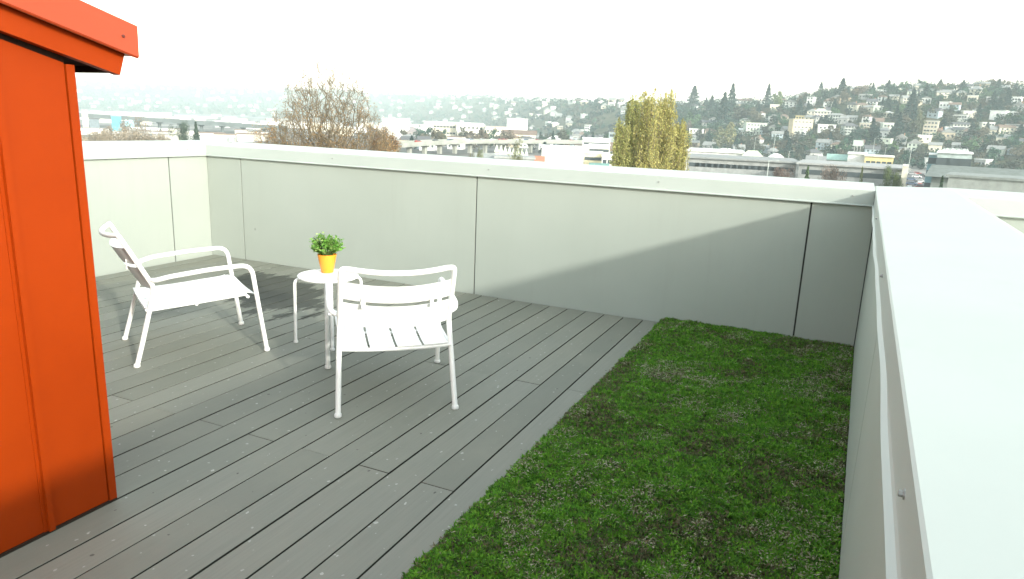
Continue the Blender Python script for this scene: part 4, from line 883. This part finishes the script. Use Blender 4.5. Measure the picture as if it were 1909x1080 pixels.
# ------------------------------------------------------------------ trees one can tell apart
TG = 'trees of the right hillside'
def spec(kind, px, yt, yb, wpx, col, label, k=0, rmin=430, r_=None, grp=TG):
    r_ = r_ or r_on_ground(px, yb, rmin); c = ground_at(px, r_); H = max(2.0, z_at(px, yt, r_) - c.z); tree(kind, c, H, pxw(px - wpx / 2, px + wpx / 2, r_), col, label, grp, k, k * 1.3)
SP = [('con', 1288, 160, 205, 30, CONC, 'pointed dark conifer on the crest right of the poplars'), ('con', 1345, 172, 240, 34, CONC, 'dark conifer left of the tall twin-topped one'), ('con', 1358, 156, 215, 30, CONC, 'tall broad dark conifer beside the white boxy house'),
 ('con', 1424, 156, 200, 24, CONC, 'isolated dark conifer with a bare lower trunk on the crest'), ('con', 1322, 178, 215, 26, CONC, 'lower dark conifer between two pointed ones'), ('con', 1558, 146, 190, 30, CONC, 'tallest dark conifer on the skyline'),
 ('dec', 1530, 164, 186, 20, (.04, .06, .04), 'round dark evergreen left of the tallest conifer'), ('con', 1614, 153, 178, 12, CONC, 'slim dark conifer on the crest beside the white flat house'), ('dec', 1566, 168, 196, 26, BR1, 'rusty brown tree in front of the tallest conifer'),
 ('dec', 1588, 160, 186, 28, (.16, .13, .09), 'pale brown tree on the skyline right of the tallest conifer'), ('dec', 1445, 174, 205, 24, (.12, .16, .06), 'light green tree on the crest'), ('con', 1485, 184, 222, 22, CONC, 'dark conifer above the balcony apartments'), ('con', 1500, 190, 220, 18, CONC, 'dark conifer right above the balcony apartments'),
 ('con', 1548, 184, 215, 20, CONC, 'dark conifer behind the pale wide house'), ('con', 1625, 222, 272, 34, CONC, 'big dark conifer right of the white steep gable'), ('con', 1634, 236, 276, 30, CONC, 'lower dark conifer beside the billboard'), ('con', 1662, 236, 270, 26, CONC, 'dark conifer right of the pale green flat-roofed house'),
 ('con', 1690, 164, 225, 34, CONC, 'large dark conifer rising to the skyline above the car park'), ('con', 1672, 210, 265, 34, CONC, 'dark conifer mass above the pale yellow building'), ('dec', 1705, 212, 256, 30, (.10, .11, .06), 'olive tree left of the tan four-storey block'),
 ('con', 1808, 226, 262, 24, (.045, .075, .06), 'blue-green conifer left of the off-white flat-roofed house'), ('con', 1838, 170, 206, 26, CONC, 'dark conifer pair near the crest, left one'), ('con', 1866, 168, 206, 22, CONC, 'dark conifer pair near the crest, right one'), ('con', 1902, 198, 228, 26, (.04, .06, .055), 'dark conifer at the far right of the hillside'),
 ('dec', 1290, 214, 244, 36, GR3, 'light green bushy tree right of the poplars'), ('dec', 1380, 200, 232, 50, BR2, 'grey-brown bare wood below the white boxy house'), ('dec', 1408, 205, 232, 34, (.13, .12, .08), 'olive brown tree above the wide green apartments'),
 ('col', 1362, 228, 282, 30, (.17, .17, .08), 'pale yellow-green willow above the white shed'), ('col', 1343, 236, 282, 30, (.14, .15, .08), 'duller willow left of the pale willow'), ('dec', 1540, 236, 262, 34, BR1, 'brown bare tree right of the low white house'), ('dec', 1590, 250, 282, 34, GR2, 'dark green tree left of the billboard'),
 ('dec', 1405, 255, 282, 30, BR2, 'grey bare tree above the cream hipped roof'), ('dec', 1463, 262, 288, 40, BR1, 'brown thicket above the barrel-roofed hall'), ('dec', 1500, 262, 290, 40, BR2, 'grey-brown thicket above the yellow building')]
for k, s in enumerate(SP): spec(*s, k)
near_sp = [('con', 1515, 308, 215, 18, (.07, .12, .04), 'small green conifer just above the parapet before the grey office'), ('fine', 1668, 314, 212, 26, (.085, .115, .045), 'rounded green bush just above the parapet'), ('con', 1770, 326, 175, 26, (.05, .085, .045), 'small dark conifer just above the parapet near the right edge'),
 ('fine', 1468, 308, 218, 34, (.15, .11, .09), 'pinkish bare shrub just above the parapet'), ('fine', 1560, 314, 216, 46, (.14, .11, .09), 'pale bare shrub just above the parapet'), ('col', 1617, 310, 215, 12, (.12, .14, .06), 'slim green column tree just above the parapet'), ('fine', 1686, 320, 212, 18, (.10, .13, .05), 'low green bush right of the rounded bush'),
 ('fine', 338, 231, 330, 34, (.05, .08, .05), 'dark evergreen above the left parapet corner'), ('con', 363, 226, 330, 26, (.04, .07, .045), 'pointed dark conifer above the left parapet corner'), ('fine', 168, 238, 260, 66, (.26, .225, .165), 'pale tan bare tree at the left beside the orange stair house'),
 ('fine', 207, 240, 265, 66, (.26, .22, .16), 'second pale tan bare tree from the stair house'), ('fine', 248, 232, 270, 70, (.25, .215, .16), 'broad pale tan bare tree over the left parapet'), ('fine', 290, 244, 275, 60, (.25, .22, .165), 'low pale tan bare tree left of the dark evergreen'),
 ('fine', 897, 284, 170, 16, (.12, .14, .06), 'small leafy sapling left above the far parapet'), ('fine', 965, 276, 165, 26, (.15, .16, .06), 'thin sapling in the middle above the far parapet'), ('fine', 880, 279, 172, 12, (.13, .13, .06), 'thin sapling at the left above the far parapet')]
for k, (kind, px, yt, r_, wp, col, lb) in enumerate(near_sp):
    c = ground_at(px, r_); tree(kind, c, (z_at(px, yt, r_) - c.z) * (.97 if kind != 'fine' else 1.0), pxw(px - wp / 2, px + wp / 2, r_), col, lb, 'trees and shrubs beyond the parapet', k, k * 1.7)
rv = random.Random(77)
for k in range(80):                                       # middle ground
    px = rv.uniform(740, 1300); r_ = rv.uniform(440, 760); c = ground_at(px, r_); col = rv.choice([BR1, BR2, BR2, GR1, GR2, (.14, .12, .09)]); kd = rv.choice(['dec', 'dec', 'dec', 'con'])
    if kd == 'con': col = CONC
    hh = rv.uniform(7, 14); tree(kd, c, hh, rv.uniform(8, 13) * (1 if kd == 'dec' else .7), col, '%s %s %s among the buildings %s' % ('tall' if hh > 10.5 else 'low', {BR1: 'brown', BR2: 'grey-brown', GR1: 'green', GR2: 'dark green', CONC: 'dark'}.get(col, 'dull brown'), 'conifer' if kd == 'con' else 'tree', 'left above the nearer viaduct' if px < 900 else 'right above the nearer viaduct' if px < 1060 else 'beside the poplars'), 'trees among the middle buildings', k, k * .9)
for k in range(205):
    px = rv.uniform(1262, 1960); a = azpx(px); r0 = np.interp(a, _ta, _t0); r1 = np.interp(a, _ta, _t1); t_ = rv.random(); c = ground_at(px, r0 + (r1 - r0) * (t_ * 1.06 - .03)); kd = 'con' if rv.random() < .22 else 'dec'
    col = CONC if kd == 'con' else rv.choice([BR1, BR2, BR2, GR1, GR2, GR2, GR3, (.12, .11, .075)])
    hh = rv.uniform(9, 17) if kd == 'con' else rv.uniform(6, 11); ww_ = rv.uniform(7, 12); tree(kd, c - Vector((0, 0, .5)), hh, ww_, col, '%s %s %s %s' % ('slender' if hh > ww_ * 1.35 else 'broad' if ww_ > hh * 1.15 else 'rounded', {BR1: 'brown', BR2: 'grey-brown', GR1: 'green', GR2: 'dark green', GR3: 'light green', CONC: 'dark'}.get(col, 'dull brown'), 'conifer' if kd == 'con' else 'tree', zone(px, t_)), TG, k, k * .7)

# ------------------------------------------------------------------ woods that read as one mass
def wood(name, n, pxr, tr, per, hs, label, seed, size, cols=None):
    r_ = np.random.RandomState(seed); P_ = []; C_ = []; cols = np.array(cols or [BR1, BR2, GR1, GR2, GR2, (.05, .07, .04), CONC])
    for k in range(n):
        px = r_.uniform(*pxr); a = azpx(px); r0 = np.interp(a, _ta, _t0); r1 = np.interp(a, _ta, _t1); q = r_.uniform(*tr); c = ground_at(px, r0 + (r1 - r0) * q); h = r_.uniform(*hs) * (1 if hs[1] < 20 else float(np.hypot(c.x, c.y)) / 3200); d = r_.normal(size=(per, 3)); d /= np.linalg.norm(d, axis=1)[:, None]
        u = r_.rand(per, 1) ** .4; P_.append(np.array(c) + np.array([0, 0, h * .5]) + d * u * np.array([h * .55, h * .55, h * .5])); C_.append(cols[r_.randint(len(cols))] * (.6 + .7 * r_.rand(per, 1)) * r_.uniform(.75, 1.25))
    P_ = np.concatenate(P_); C_ = np.concatenate(C_); o = link(name, leafmesh(name, P_, size, seed, C_, M['leaf'])); tag(o, label, 'woodland', kind='stuff')
wood('hillside_scrub', 1250, (1255, 1990), (-.06, 1.08), 60, (3, 7), 'mixed scrub and garden trees filling the right hillside between the houses', 3, .75)
wood('crest_wood', 190, (1250, 1960), (.72, 1.06), 70, (6, 11), 'dark mixed woodland along the crest of the right hillside', 6, .8, [GR2, CONC, GR1, (.03, .055, .04)])
wood('slope_wood', 190, (1250, 1400), (.3, 1.04), 80, (7, 13), 'dense dark trees on the slope right of the poplars', 8, .9, [GR2, CONC, GR1, BR2])
wood('far_hill_wood', 2600, (60, 1230), (-.02, 1.12), 26, (10, 22), 'hazy woodland covering the far hill between its houses', 4, 2.1)

# ------------------------------------------------------------------ hazy air
hz = MB(); hz.box(-5600, 3600, -1200, 5600, GZ - 1.5, 165); hm = bpy.data.materials.new('haze'); hm.use_nodes = True; t_ = hm.node_tree; t_.nodes.remove(t_.nodes['Principled BSDF'])
pv = t_.nodes.new('ShaderNodeVolumePrincipled'); pv.inputs['Color'].default_value = (.82, .97, 1.0, 1); pv.inputs['Density'].default_value = HAZE; pv.inputs['Anisotropy'].default_value = 0.0
t_.links.new(pv.outputs[0], t_.nodes['Material Output'].inputs['Volume'])
ho = hz.build('haze', hm); tag(ho, 'thin pale haze hanging over the valley', 'haze', kind='stuff')
